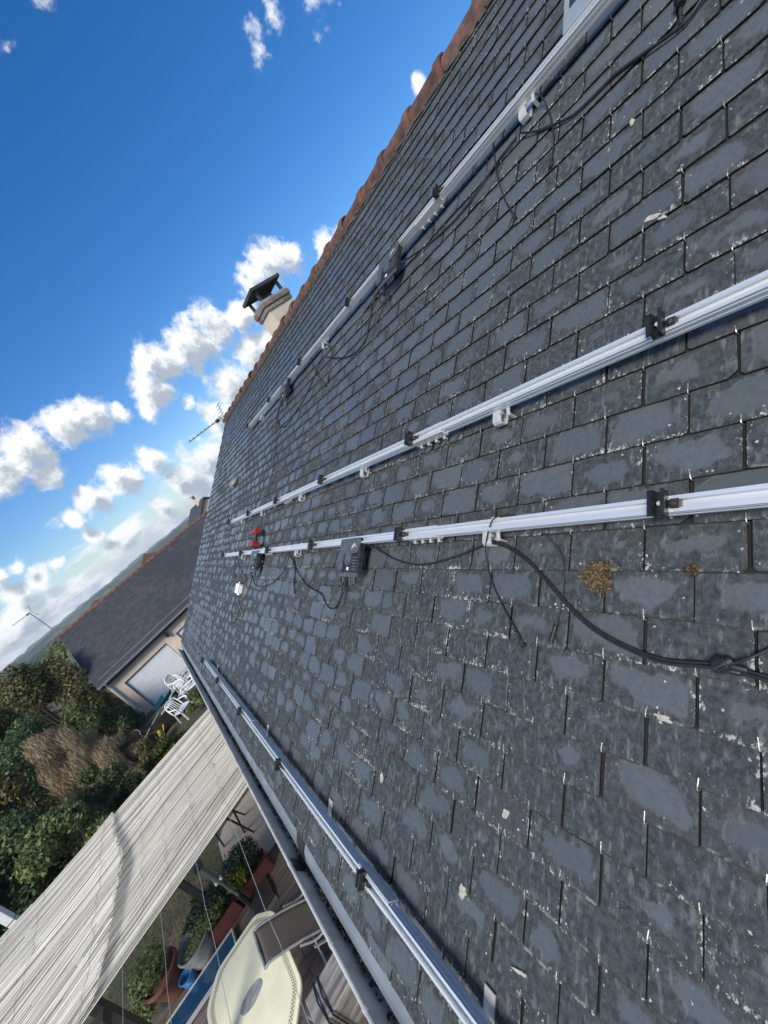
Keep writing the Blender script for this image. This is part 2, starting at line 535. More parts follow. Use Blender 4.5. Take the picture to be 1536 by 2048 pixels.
SG = slate_group()
def slate_mat(name, obj_level):
    m = bpy.data.materials.new(name); m.use_nodes = True
    t = m.node_tree; t.nodes.clear(); T = NT(t)
    o = T.n('ShaderNodeOutputMaterial'); g = T.n('ShaderNodeGroup'); g.node_tree = SG
    a = T.n('ShaderNodeAttribute'); a.attribute_name = 'rnd'
    a.attribute_type = 'OBJECT' if obj_level else 'GEOMETRY'
    T.put(g.inputs[0], a.outputs['Fac'])
    t.links.new(g.outputs[0], o.inputs[0])
    return m
M_SLATE = slate_mat('slate', True)
M_SLATE_FIELD = slate_mat('slate_field', False)
M_SLATE_EDGE = pm('slate_edge', (0.014, 0.015, 0.014), (0.007, 0.007, 0.006), 60, 0.9, spec=0.2)  # near-black colour deepens the shade in joints and under slate feet


def leaf_mat(name, dark, light, rough=0.55, transl=0.32):
    m, T, b = new_mat(name)
    a = T.n('ShaderNodeAttribute'); a.attribute_name = 'tint'
    oi = T.n('ShaderNodeObjectInfo')
    f = a.outputs['Fac']
    col = T.mix(f, c4(dark), c4(light))
    k = T.math('MULTIPLY_ADD', oi.outputs['Random'], 0.4, 0.8)
    col = T.mix(1.0, col, T.comb(k, k, T.math('MULTIPLY', k, 0.95)), 'MULTIPLY')
    T.put(b.inputs['Base Color'], col)
    b.inputs['Roughness'].default_value = rough
    b.inputs['Specular IOR Level'].default_value = 0.35
    tr = T.n('ShaderNodeBsdfTranslucent'); T.put(tr.inputs[0], col)
    mx = T.n('ShaderNodeMixShader'); mx.inputs[0].default_value = transl
    T.t.links.new(b.outputs[0], mx.inputs[1]); T.t.links.new(tr.outputs[0], mx.inputs[2])
    T.t.links.new(mx.outputs[0], T.t.nodes['Material Output'].inputs[0])
    return m


def alu_mat(name, base=(0.80, 0.82, 0.84), rough=0.30):
    m, T, b = new_mat(name)
    co = T.n('ShaderNodeTexCoord').outputs['Object']
    mp = T.n('ShaderNodeMapping'); mp.inputs['Scale'].default_value = (60, 0.7, 60)
    T.put(mp.inputs[0], co)
    n = T.noise(mp.outputs[0], 6, 5, 0.6)
    sm = T.noise(co, 9, 4, 0.6)
    T.put(b.inputs['Base Color'], T.mix(n, c4(base), c4([x * 0.86 for x in base])))
    T.put(b.inputs['Roughness'], T.math('ADD', T.math('MULTIPLY_ADD', n, 0.14, rough - 0.1), T.math('MULTIPLY', sm, 0.1)))
    b.inputs['Metallic'].default_value = 0.62
    bp = T.n('ShaderNodeBump'); bp.inputs['Strength'].default_value = 0.08; bp.inputs['Distance'].default_value = 0.002
    T.put(bp.inputs['Height'], n); T.put(b.inputs['Normal'], bp.outputs[0])
    return m


M_ALU = alu_mat('mill_aluminium', (0.88, 0.89, 0.87), 0.32)
M_STEEL = pm('stainless_steel', (0.66, 0.65, 0.61), (0.54, 0.53, 0.50), 30, 0.42, 0.45)
M_HOOK = pm('hook_steel', (0.50, 0.51, 0.50), (0.22, 0.20, 0.17), 300, 0.45, 0.7, objrand=0.25)
M_BLACK = pm('black_anodised', (0.012, 0.012, 0.013), (0.020, 0.020, 0.022), 40, 0.38)
M_CABLE = pm('cable_sheath', (0.008, 0.0085, 0.009), (0.014, 0.014, 0.0145), 60, 0.55)
M_INV = pm('inverter_casing', (0.080, 0.088, 0.096), (0.056, 0.062, 0.070), 25, 0.42)
M_DARK = pm('dark_plastic', (0.014, 0.014, 0.016), (0.024, 0.024, 0.026), 40, 0.5)
M_WHITE = pm('white_plastic', (0.78, 0.78, 0.76), (0.66, 0.67, 0.65), 10, 0.45)
M_LABEL = pm('paper_label', (0.72, 0.73, 0.70), (0.60, 0.61, 0.58), 60, 0.6)
M_ZINC = pm('zinc', (0.34, 0.37, 0.39), (0.24, 0.27, 0.29), 5, 0.48, 0.55, 0.15, 40)
M_GUTTER = pm('weathered_zinc', (0.50, 0.51, 0.47), (0.36, 0.37, 0.345), 6, 0.55, 0.1, 0.2, 50)
M_TERRA = pm('old_clay_tile', (0.165, 0.070, 0.048), (0.062, 0.042, 0.036), 14, 0.85, 0, 0.5, 60, objrand=0.25)
M_TERRA_NEW = pm('orange_clay_tile', (0.25, 0.095, 0.062), (0.17, 0.072, 0.05), 10, 0.8, 0, 0.3, 60, objrand=0.15)
M_RENDER = pm('cream_render', (0.56, 0.50, 0.40), (0.46, 0.40, 0.31), 3, 0.9, 0, 0.35, 120)
M_RENDER_G = pm('pink_beige_render', (0.70, 0.585, 0.46), (0.62, 0.515, 0.405), 1.5, 0.9, 0, 0.3, 100)
M_BRICK = pm('brown_brick', (0.21, 0.175, 0.155), (0.135, 0.112, 0.10), 30, 0.9, 0, 0.4, 90, objrand=0.3)
M_MORTAR = pm('mortar', (0.34, 0.32, 0.29), (0.26, 0.245, 0.22), 20, 0.95)
M_CONC = pm('concrete_cap', (0.30, 0.29, 0.27), (0.20, 0.195, 0.185), 8, 0.9, 0, 0.3, 60)
M_SOOT = pm('sooty_steel', (0.030, 0.031, 0.033), (0.05, 0.048, 0.045), 8, 0.65)
M_IRON = pm('dark_iron', (0.018, 0.019, 0.021), (0.030, 0.028, 0.026), 12, 0.6)
M_GREY_METAL = pm('grey_paint_metal', (0.26, 0.28, 0.29), (0.21, 0.225, 0.235), 12, 0.42)
M_SLING = pm('taupe_sling', (0.135, 0.126, 0.116), (0.105, 0.098, 0.090), 220, 0.75, 0, 0.3, 400)
M_TABLE = pm('cream_enamel', (0.77, 0.77, 0.57), (0.68, 0.67, 0.49), 3, 0.38, 0, 0.04, 60)
M_ROPE = pm('printed_border', (0.20, 0.19, 0.12), (0.30, 0.28, 0.18), 40, 0.45)
M_STONE = pm('grey_stone', (0.30, 0.315, 0.32), (0.19, 0.20, 0.205), 18, 0.6)
M_PLANK = pm('weathered_plank', (0.155, 0.128, 0.108), (0.080, 0.066, 0.058), 4, 0.85, 0, 0.5, 30, stretch=(0.6, 6, 6), objrand=0.3)
M_BEAM = pm('grey_weathered_beam', (0.30, 0.285, 0.26), (0.11, 0.102, 0.092), 5, 0.9, 0, 0.7, 24, stretch=(0.7, 7, 7))
M_SLAB = pm('washed_gravel_concrete', (0.44, 0.38, 0.29), (0.22, 0.185, 0.14), 75, 0.95, 0, 0.6, 130, lo=0.3, hi=0.7)
M_POT = pm('terracotta_pot', (0.17, 0.060, 0.040), (0.12, 0.048, 0.034), 8, 0.75)
M_TROUGH = pm('red_trough', (0.105, 0.030, 0.024), (0.07, 0.022, 0.018), 8, 0.6)
M_GREYPOT = pm('grey_pot', (0.30, 0.31, 0.28), (0.20, 0.21, 0.19), 9, 0.7)
M_BLUE = pm('blue_plastic', (0.04, 0.19, 0.42), (0.03, 0.15, 0.35), 6, 0.4)
M_SOIL = pm('dark_soil', (0.030, 0.022, 0.015), (0.055, 0.040, 0.028), 30, 0.95, 0, 0.8, 80)
M_DOOR = pm('white_door_paint', (0.72, 0.73, 0.75), (0.64, 0.655, 0.68), 2, 0.5, stretch=(1, 1, 6))
M_RUST = pm('rusty_pipe', (0.28, 0.125, 0.075), (0.16, 0.075, 0.05), 9, 0.8)
M_TEAL = pm('teal_paint', (0.035, 0.16, 0.17), (0.025, 0.11, 0.12), 8, 0.5)
M_RED = pm('red_plastic', (0.30, 0.015, 0.017), (0.22, 0.012, 0.014), 30, 0.4)
M_RUBBER = pm('tyre_rubber', (0.016, 0.016, 0.016), (0.025, 0.024, 0.023), 30, 0.8)
M_YELLOW = pm('yellow_plastic', (0.62, 0.46, 0.05), (0.50, 0.37, 0.05), 10, 0.5)
M_PALE_WOOD = pm('pale_wood', (0.42, 0.36, 0.27), (0.32, 0.27, 0.20), 12, 0.75)
M_BARK = pm('bark', (0.075, 0.055, 0.040), (0.040, 0.030, 0.024), 16, 0.95, 0, 0.6, 40)
M_MOSS = pm('dry_brown_moss', (0.130, 0.085, 0.035), (0.045, 0.032, 0.018), 40, 0.95)
M_STRING = pm('white_line', (0.42, 0.47, 0.42), (0.30, 0.34, 0.31), 20, 0.6)
M_POLE = pm('green_grey_tube', (0.115, 0.145, 0.140), (0.085, 0.110, 0.105), 12, 0.45)
M_GRILLE = pm('black_ribbed_panel', (0.020, 0.023, 0.027), (0.030, 0.033, 0.037), 20, 0.4)
M_VENT = pm('grey_vent_plastic', (0.165, 0.185, 0.190), (0.13, 0.145, 0.150), 14, 0.55)

L_DARK = leaf_mat('dark_green_leaves', (0.038, 0.070, 0.032), (0.160, 0.225, 0.085))
L_MID = leaf_mat('mid_green_leaves', (0.060, 0.092, 0.034), (0.240, 0.270, 0.095))
L_OLIVE = leaf_mat('olive_leaves', (0.080, 0.088, 0.034), (0.280, 0.255, 0.105))
L_DRY = leaf_mat('dry_straw', (0.170, 0.130, 0.082), (0.500, 0.395, 0.255), 0.8, 0.15)
L_BRIGHT = leaf_mat('yellow_green_leaves', (0.060, 0.085, 0.010), (0.200, 0.230, 0.030))
L_GLOSS = leaf_mat('glossy_box_leaves', (0.010, 0.028, 0.014), (0.045, 0.085, 0.034), 0.3, 0.15)
L_GRASS = leaf_mat('grass_blades', (0.035, 0.055, 0.016), (0.150, 0.130, 0.065), 0.7, 0.2)
L_FERN = leaf_mat('rust_leaves', (0.12, 0.065, 0.04), (0.26, 0.16, 0.10), 0.7, 0.2)
M_REED = leaf_mat('bleached_reed', (0.085, 0.079, 0.068), (0.66, 0.635, 0.575), 0.6, 0.08)

# ------------------------------------------------------------------ the ground
def ground_z(x, y):
    d = min(max((y - 9.0) / 14.0, 0.0), 1.0)
    z = -0.65 * d * d * (3 - 2 * d)
    r = math.hypot(x, y)
    if r > 40:
        z -= min((r - 40) * 0.03, 14)
    return z


def build_ground():
    xs = sorted(set([-4000, -2500, -1500, -800, -400, -200, -100, -60, -40, -30, -24] + [-20 + i for i in range(0, 41)] + [26, 34, 50, 80, 140, 250, 500, 900, 1600, 2600, 4000]))
    ys = sorted(set([-4000, -2000, -800, -300, -120, -60, -30, -18, -10, -5] + [i for i in range(0, 34)] + [38, 44, 52, 64, 80, 110, 160, 240, 360, 550, 850, 1300, 2000, 2800, 4000]))
    mb = MB()
    for y in ys:
        for x in xs:
            dz = 0.05 * math.sin(x * 1.3 + y * 0.7) * (1 if y > 10 else 0)
            mb.v.append((x, y, ground_z(x, y) - 0.02 + dz))
    n = len(xs)
    for j in range(len(ys) - 1):
        for i in range(n - 1):
            mb.f.append((j * n + i, j * n + i + 1, (j + 1) * n + i + 1, (j + 1) * n + i))
    m, T, b = new_mat('ground_soil_and_grass')
    pos = T.n('ShaderNodeNewGeometry').outputs['Position']
    n1 = T.noise(pos, 0.9, 6, 0.65); n2 = T.noise(pos, 14, 6, 0.7)
    near = T.mix(T.ramp(n1, 0.42, 0.62), (0.050, 0.062, 0.024, 1), (0.135, 0.105, 0.062, 1))
    near = T.mix(T.ramp(n2, 0.35, 0.7), near, (0.040, 0.034, 0.020, 1))
    vo = T.n('ShaderNodeTexVoronoi'); vo.inputs['Scale'].default_value = 0.006
    T.put(vo.inputs['Vector'], pos)
    far = T.mix(T.sep(vo.outputs['Color'])[0], (0.045, 0.075, 0.025, 1), (0.17, 0.15, 0.07, 1))
    dist = T.vmath('LENGTH', pos)
    T.put(b.inputs['Base Color'], T.mix(T.ramp(dist, 60, 130), near, far))
    b.inputs['Roughness'].default_value = 0.95
    bp = T.n('ShaderNodeBump'); bp.inputs['Strength'].default_value = 0.6; bp.inputs['Distance'].default_value = 0.03
    T.put(bp.inputs['Height'], n2); T.put(b.inputs['Normal'], bp.outputs[0])
    struct(obj('ground', mb, m))


build_ground()


def build_hills():
    """three receding wooded ridges"""
    def ridge(name, dist, h0, hv, az0, az1, c1, c2, seed, n=260):
        r = random.Random(seed)
        ph = [(r.uniform(2, 60), r.uniform(0, 6.3), r.random()) for _ in range(26)]
        mb = MB()
        rows = 7
        for j in range(rows):
            t = j / (rows - 1)
            for i in range(n + 1):
                a = math.radians(az0 + (az1 - az0) * i / n)
                prof = sum(k * math.sin(a * f + p) / (1 + f * 0.10) for f, p, k in ph) / 3.0
                h = h0 + hv * prof
                trees = 0
                if j == 3:
                    trees = r.uniform(-0.001, 0.0022) * dist
                zz = -16 + (h + 16) * math.sin(min(t / 0.5, 1) * PI / 2) * (1 if t <= 0.5 else math.cos((t - 0.5) * PI)) + trees
                d = dist * (0.86 + 0.28 * t)
                mb.v.append((math.sin(a) * d, math.cos(a) * d, zz))
        for j in range(rows - 1):
            for i in range(n):
                q = j * (n + 1) + i
                mb.f.append((q, q + 1, q + n + 2, q + n + 1))
        m, T, b = new_mat(name + '_cover')
        pos = T.n('ShaderNodeNewGeometry').outputs['Position']
        f1 = T.noise(pos, 6.0 / dist * 2.2, 4, 0.6)
        f2 = T.noise(pos, 60.0 / dist, 6, 0.7)
        col = T.mix(T.ramp(f1, 0.47, 0.53), c4(c1), c4(c2))
        col = T.mix(T.ramp(f2, 0.35, 0.7), col, c4([x * 0.55 for x in c1]))
        T.put(b.inputs['Base Color'], col)
        b.inputs['Roughness'].default_value = 1.0
        struct(obj(name, mb, m, smooth=60))
    ridge('hills', 420, 1.0, 1.2, -40, 60, (0.030, 0.050, 0.022), (0.125, 0.155, 0.055), 3)
    ridge('hills', 1000, 7.0, 2.5, -50, 70, (0.032, 0.055, 0.028), (0.10, 0.13, 0.06), 5)
    ridge('hills', 2300, 19.0, 5.0, -60, 80, (0.035, 0.06, 0.035), (0.07, 0.10, 0.05), 9)


build_hills()

# ------------------------------------------------------------------ the house with the slate roof
Y0, Y1 = -1.6, 9.93                     # along the eaves
S_RIDGE = 3.56
S_EAVE = -1.44
house = thing('house', 'cream rendered house under the big lichen-stained slate roof in front', 'house', (3.5, 4.2, 0))


def build_shell():
    mb = MB()
    xw = -0.2; xe = 7.3
    ze = rp(-0.95, 0).z - 0.12
    zr = rp(S_RIDGE, 0).z - 0.15
    xr = rp(S_RIDGE, 0).x
    for y in (Y0 + 0.25, Y1 - 0.22):
        pass
    ya, yb = Y0 + 0.25, Y1 - 0.2
    prof = [(xw, 0), (xe, 0), (xe, ze), (xr, zr), (xw, ze)]
    mb.extrude(prof, 'y', ya, yb)
    obj('wall', mb, M_RENDER, house)
    # deck under the slates and the far slope
    d = MB()
    a = rp(S_EAVE + 0.02, 0, -0.012); b_ = rp(S_RIDGE + 0.03, 0, -0.012)
    c = rp(S_RIDGE + 0.03, 0, -0.05); e = rp(S_EAVE + 0.02, 0, -0.05)
    d.extrude([(a.x, a.z), (b_.x, b_.z), (c.x, c.z), (e.x, e.z)], 'y', Y0, Y1)
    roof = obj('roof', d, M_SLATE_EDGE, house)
    f = MB()
    k = Vector((math.cos(PITCH), 0, -math.sin(PITCH)))
    p0 = b_; p1 = b_ + k * 5.0
    f.extrude([(p0.x, p0.z), (p1.x, p1.z), (p1.x - 0.03, p1.z - 0.05), (c.x, c.z)], 'y', Y0, Y1)
    obj('rear_slope', f, pm('rear_slate', (0.07, 0.075, 0.085), (0.045, 0.048, 0.052), 6, 0.7), roof)
    # zinc edge along the far verge
    v = MB()
    q = [rp(S_EAVE, Y1, -0.06), rp(S_RIDGE, Y1, -0.06)]
    v.bar(rp(S_EAVE, Y1 + 0.012, -0.028), rp(S_RIDGE - 0.02, Y1 + 0.012, -0.028), 0.02, 0.07, up=NN)
    obj('verge_trim', v, M_GUTTER, roof)
    return roof


roof = build_shell()

SLW, SLE = 0.22, 0.1169
S0 = 1.073                              # a course line, with a slate centred on YC0
YC0 = 0.4909


def slate_shape(seed):
    """outline of one slate in (s, y): bottom edge rough, corners sometimes broken"""
    r = random.Random(seed)
    w = SLW / 2 - r.uniform(0.0022, 0.0042)
    ca = r.choice([0.002, 0.003, 0.004, 0.010, 0.003, 0.017])
    cb = r.choice([0.002, 0.003, 0.003, 0.008, 0.014, 0.003])
    j = lambda k: r.uniform(-k, k)
    bot = [(ca, -w), (j(0.001), -w + ca * r.uniform(0.7, 1.3)), (j(0.0016), -w * 0.45), (j(0.0016), 0), (j(0.0016), w * 0.45), (j(0.001), w - cb * r.uniform(0.7, 1.3)), (cb, w)]
    top = [(SLE * 2.02, w - 0.001 + j(0.001)), (SLE * 2.02, -w + 0.001 + j(0.001))]
    th = r.uniform(0.0048, 0.0066)
    return bot, top, th


VARIANTS = [slate_shape(i + 1) for i in range(10)]
NH = 0.0175
def slate_n(s): return NH * (1 - s / (SLE * 2.02)) + 0.0005


def slate_mesh(name, var):
    bot, top, th = var
    out = bot + top
    n = len(out)
    vs = [(s, y, slate_n(s)) for s, y in out] + [(s, y, slate_n(s) - th) for s, y in out]
    fs = [tuple(range(n))] + [(i, n + i, n + (i + 1) % n, (i + 1) % n) for i in range(n)]
    m = bpy.data.meshes.new(name)
    m.from_pydata(vs, [], fs)
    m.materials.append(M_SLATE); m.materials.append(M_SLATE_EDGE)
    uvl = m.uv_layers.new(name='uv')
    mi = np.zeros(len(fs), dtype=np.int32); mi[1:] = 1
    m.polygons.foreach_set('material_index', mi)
    for lp in m.loops:
        x = vs[lp.vertex_index]
        uvl.data[lp.index].uv = (x[1] / SLW, x[0] / SLE)
    if m.polygons[0].normal.z < 0: m.flip_normals()
    return m


SL_MESH = [slate_mesh('slate', v) for v in VARIANTS]


SKY_Y0, SKY_Y1, SKY_S0, SKY_S1 = 0.30, 0.925, 2.44, 3.20     # the vent window in the slates


def build_slates():
    cells = []
    k0 = math.ceil((S_EAVE - S0) / SLE); k1 = math.floor((S_RIDGE - 0.06 - S0) / SLE)
    inv = cam.matrix_world.inverted()
    F = 836.09 / 2
    for k in range(k0, k1 + 1):
        s = S0 + k * SLE
        off = 0.5 * (k % 2)
        j0 = math.ceil((Y0 - YC0) / SLW - off); j1 = math.floor((Y1 - 0.05 - YC0) / SLW - off)
        for j in range(j0, j1 + 1):
            y = YC0 + (j + off) * SLW
            if SKY_Y0 - 0.02 < y < SKY_Y1 - 0.08 and SKY_S0 - 0.05 < s < SKY_S1 - 0.05: continue
            c = inv @ rp(s + SLE / 2, y)
            size = 0.0
            if c.z < -0.05:
                px = F * c.x / -c.z; py = F * c.y / -c.z
                if abs(px) < 405 and abs(py) < 535:
                    t = -c.z
                    cosv = abs((rp(s, y) - Vector((0, 0, CAMZ))).normalized().dot(NN))
                    size = (F / t) ** 2 * SLW * SLE * cosv
            cells.append((size, s, y))
    for j in range(int((Y1 - Y0) / SLW)):          # doubled eaves course
        cells.append((0.0, -1.430, Y0 + 0.165 + j * SLW))
    cells.sort(key=lambda q: -q[0])
    r = random.Random(5)
    def pose(s, y):
        sl = r.random() < 0.05
        return (s + r.uniform(-0.0025, 0.0025) - (0.006 if sl else 0), y + r.uniform(-0.0022, 0.0022), r.uniform(-0.0004, 0.0016) + (0.002 if sl else 0), r.uniform(-0.009, 0.009) * (2 if sl else 1), r.randrange(len(VARIANTS)), r.random())
    NIND = 290
    big = cells[:NIND]; rest = cells[NIND:]
    for size, s, y in big:
        ps, py, dn, rot, vi, rn = pose(s, y)
        o = bpy.data.objects.new('slate', SL_MESH[vi])
        COL.objects.link(o)
        o.parent = roof
        o.matrix_parent_inverse = frame_of(roof).inverted()
        o.location = rp(ps, py, dn)
        o.rotation_euler = (Euler(ROOF_ROT).to_matrix() @ Matrix.Rotation(rot, 3, 'Z')).to_euler()
        o['rnd'] = rn
    V = []; Fc = []; UV = []; RN = []; MI = []
    for size, s, y in rest:
        ps, py, dn, rot, vi, rn = pose(s, y)
        bot, top, th = VARIANTS[vi]
        out = bot + top; n = len(out); o = len(V)
        cr, sr = math.cos(rot), math.sin(rot)
        for zz in (0, th):
            for (a, b) in out:
                p = rp(ps + a * cr - b * sr, py + a * sr + b * cr, dn + slate_n(a) - zz)
                V.append((p.x, p.y, p.z))
        Fc.append(tuple(o + i for i in range(n))); UV += [(b / SLW, a / SLE) for a, b in out]; RN.append(rn); MI.append(0)
        for i in range(n):
            i2 = (i + 1) % n
            Fc.append((o + i, o + n + i, o + n + i2, o + i2))
            UV += [(0, 0)] * 4; RN.append(rn); MI.append(1)
    m = bpy.data.meshes.new('slate_field')
    m.from_pydata(V, [], Fc)
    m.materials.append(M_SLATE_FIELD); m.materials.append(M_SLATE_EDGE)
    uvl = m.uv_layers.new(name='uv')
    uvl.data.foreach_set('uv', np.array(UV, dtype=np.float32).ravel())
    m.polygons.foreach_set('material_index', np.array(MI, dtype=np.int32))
    attr(m, 'rnd', RN)
    if m.polygons[0].normal.dot(NN) < 0: m.flip_normals()
    o = link('slate_field', m, roof)
    o['kind'] = 'stuff'
    # copper-coloured to steel hooks: one at the foot of every slate
    hm = MB()
    hm.tube([(-0.0035, 0, 0.006), (-0.005, 0, 0.012), (-0.003, 0, 0.0190), (0.004, 0, 0.0205), (0.012, 0, 0.0195), (0.021, 0.0005, 0.0180)], 0.0017, 5)
    hmesh = hm.mesh('slate_hook'); hmesh.materials.append(M_HOOK)
    for size, s, y in cells[:290]:
        o = bpy.data.objects.new('slate_hook', hmesh)
        COL.objects.link(o); o.parent = roof; o.matrix_parent_inverse = frame_of(roof).inverted()
        o.location = rp(s + r.uniform(-0.003, 0.001), y + r.uniform(-0.003, 0.003), 0.0006)
        k = r.uniform(0.7, 1.15)
        o.scale = (k, 1, 1)
        o.rotation_euler = (Euler(ROOF_ROT).to_matrix() @ Matrix.Rotation(r.uniform(-0.15, 0.15), 3, 'Z')).to_euler()
    hf = MB()
    for size, s, y in cells[290:]:
        hf.add([rp(s + a[0], y + a[1], a[2]) for a in ((-0.005, -0.0016, 0.008), (-0.005, 0.0016, 0.008), (0.004, 0.0016, 0.022), (0.004, -0.0016, 0.022), (0.020, 0.0016, 0.0200), (0.020, -0.0016, 0.0200))], [(0, 1, 2, 3), (3, 2, 4, 5)])
    o = obj('hook_field', hf, M_HOOK, roof); o['kind'] = 'stuff'


build_slates()


def build_ridge():
    """half-round clay ridge tiles with swollen collars"""
    L = 0.40
    mb = MB()
    st = [(-0.02, 0.101), (0.0, 0.105), (0.05, 0.105), (0.068, 0.091), (0.20, 0.085), (0.40, 0.079)]
    n = 11
    for (y, r) in st:
        for i in range(n):
            a = PI * (-0.06 + 1.12 * i / (n - 1))
            mb.v.append((math.cos(a) * r, y, math.sin(a) * r * 0.95))
    ns = len(st)
    for (y, r) in reversed(st):
        for i in range(n):
            a = PI * (-0.06 + 1.12 * i / (n - 1))
            mb.v.append((math.cos(a) * (r - 0.014), y, math.sin(a) * (r - 0.014) * 0.95))
    tot = 2 * ns
    for j in range(tot):
        j2 = (j + 1) % tot
        for i in range(n - 1):
            mb.f.append((j * n + i, j * n + i + 1, j2 * n + i + 1, j2 * n + i))
    for e in (0, n - 1):
        for j in range(ns - 1):
            a, b = j, j + 1; c, d = tot - 1 - (j + 1), tot - 1 - j
            mb.f.append((a * n + e, b * n + e, c * n + e, d * n + e))
    m = mb.mesh('ridge_tile'); m.materials.append(M_TERRA); m.shade_smooth(); m.set_sharp_from_angle(angle=math.radians(45))
    P = rp(S_RIDGE, 0)
    y = -1.6; r = random.Random(2)
    while y < Y1 - 0.2:
        o = link('ridge_tile', m, roof)
        o.location = (P.x + 0.01 + r.uniform(-0.006, 0.006), y, P.z - 0.012 + r.uniform(-0.006, 0.006))
        o.rotation_euler = (r.uniform(-0.012, 0.012), r.uniform(-0.05, 0.05), r.uniform(-0.02, 0.02))
        y += L - 0.012
    mo = MB()
    p = rp(S_RIDGE - 0.115, 0, 0.012); q = rp(S_RIDGE - 0.06, 0, 0.05)
    rr = random.Random(4)
    yy = -1.5
    while yy < Y1 - 0.2:
        w = rr.uniform(0.05, 0.14)
        c = rp(S_RIDGE - 0.085 + rr.uniform(-0.01, 0.01), yy, 0.022)
        mo.box(c, (0.05, w, 0.022), Euler((rr.uniform(-0.1, 0.1), -PITCH + 0.5, rr.uniform(-0.1, 0.1))).to_matrix())
        yy += w * 1.05
    obj('mortar_bedding', mo, pm('dark_bedding_mortar', (0.14, 0.10, 0.085), (0.07, 0.055, 0.05), 20, 0.95), roof)


build_ridge()


def build_gutter():
    """zinc gutter lying on the foot of the slope, with an upturned outer wall and rolled lip"""
    prof = [(-1.36, 0.003), (-1.50, -0.006), (-1.545, -0.024), (-1.585, -0.060), (-1.610, -0.058), (-1.584, 0.045), (-1.577, 0.050)]
    mb = MB()
    inner = [(s, n) for s, n in prof]
    outer = [(-1.587, 0.050), (-1.617, -0.063), (-1.586, -0.068), (-1.540, -0.034), (-1.50, -0.014), (-1.36, -0.008)]
    pts = [rp(s, 0, n) for s, n in inner + outer]
    mb.extrude([(p.x, p.z) for p in pts], 'y', Y0, Y1 - 0.02)
    g = obj('gutter', mb, M_GUTTER, house)
    # apron sheet lapped over the first slates, wavy upper edge
    ap = MB(); r = random.Random(8)
    for ya, yb in ((Y0, 2.50), (2.62, 6.4), (6.41, Y1 - 0.03)):
        n = max(6, int((yb - ya) / 0.11)); base = len(ap.v)
        for i in range(n + 1):
            y = ya + (yb - ya) * i / n
            up = r.uniform(-0.006, 0.006) - (0.012 if (i % 4 == 0) else 0)
            for s, nn in ((-1.38 + up, 0.0020), (-1.38 + up, 0.0050), (-1.50, -0.0035), (-1.548, -0.0215)):
                p = rp(s, y, nn + r.uniform(0, 0.0012)); ap.v.append(tuple(p))
        for i in range(n):
            for k in range(3):
                a = base + i * 4 + k
                ap.f.append((a, a + 1, a + 5, a + 4))
    obj('zinc_apron', ap, M_ZINC, g)
    # rolled lip and its joints
    obj('rolled_lip', MB().tube([rp(-1.578, Y0, 0.050), rp(-1.578, Y1 - 0.02, 0.050)], 0.0115, 10), M_GUTTER, g, smooth=60)
    for y in (1.62, 1.95, 2.55, 3.15, 4.2, 5.4, 6.9, 8.4):
        jb = MB()
        jb.tube([rp(-1.578, y, 0.050), rp(-1.578, y + 0.022, 0.050)], 0.0140, 10)
        obj('joint_band', jb, M_GUTTER, g, smooth=60)
    ex = MB()
    for a, b in (((-1.40, 0.010), (-1.500, 0.001)), ((-1.500, 0.001), (-1.560, -0.030)), ((-1.603, -0.050), (-1.578, 0.048))):
        p = rp(a[0], 2.56, a[1]); q = rp(b[0], 2.56, b[1])
        ex.bar(p, q, 0.11, 0.006, up=NN)
    obj('expansion_joint', ex, M_DARK, g)
    for y in (1.55, 3.02):
        h = MB()
        loop = [rp(-1.600 - 0.018 * (1 - math.cos(t)), y + 0.012 * math.sin(t), 0.020 - 0.015 * (1 - math.cos(t))) for t in [i * 2 * PI / 12 for i in range(13)]]
        h.tube(loop, 0.0035, 6)
        h.bar(rp(-1.615, y, -0.035), rp(-1.592, y, 0.045), 0.018, 0.004, up=(0, 1, 0))
        obj('gutter_bracket', h, M_WHITE if y < 2 else M_STEEL, g)
    # wet leaf litter lying in the trough
    lt = MB(); r = random.Random(6)
    lay = []
    for i in range(5200):
        y = r.uniform(0.4, Y1 - 0.1)
        dens = 0.5 + 0.5 * math.sin(y * 2.7) * math.sin(y * 1.1 + 1)
        if r.random() > 0.35 + 0.65 * dens: continue
        s = -1.598 + abs(r.gauss(0, 0.016)); nn = -0.050 + r.uniform(0, 0.022)
        p = rp(s, y, nn); sz = r.uniform(0.004, 0.014)
        a = Vector((r.uniform(-1, 1), r.uniform(-1, 1), r.uniform(-.3, 1))).normalized(); b = a.cross(Vector((r.uniform(-1, 1), r.uniform(-1, 1), 1))).normalized()
        lt.add([p - a * sz, p + b * sz * .6, p + a * sz, p - b * sz * .6], [(0, 1, 2, 3)])
        lay.append(r.random() ** 3)
    m = lt.mesh('leaf_litter'); attr(m, 'tint', lay)
    o = obj('leaf_litter', m, leaf_mat('rotting_leaves', (0.026, 0.022, 0.016), (0.55, 0.45, 0.28), 0.9, 0.05))
    tag(o, 'dark rotting leaves and moss lying along the zinc gutter', 'leaf litter', kind='stuff')


build_gutter()


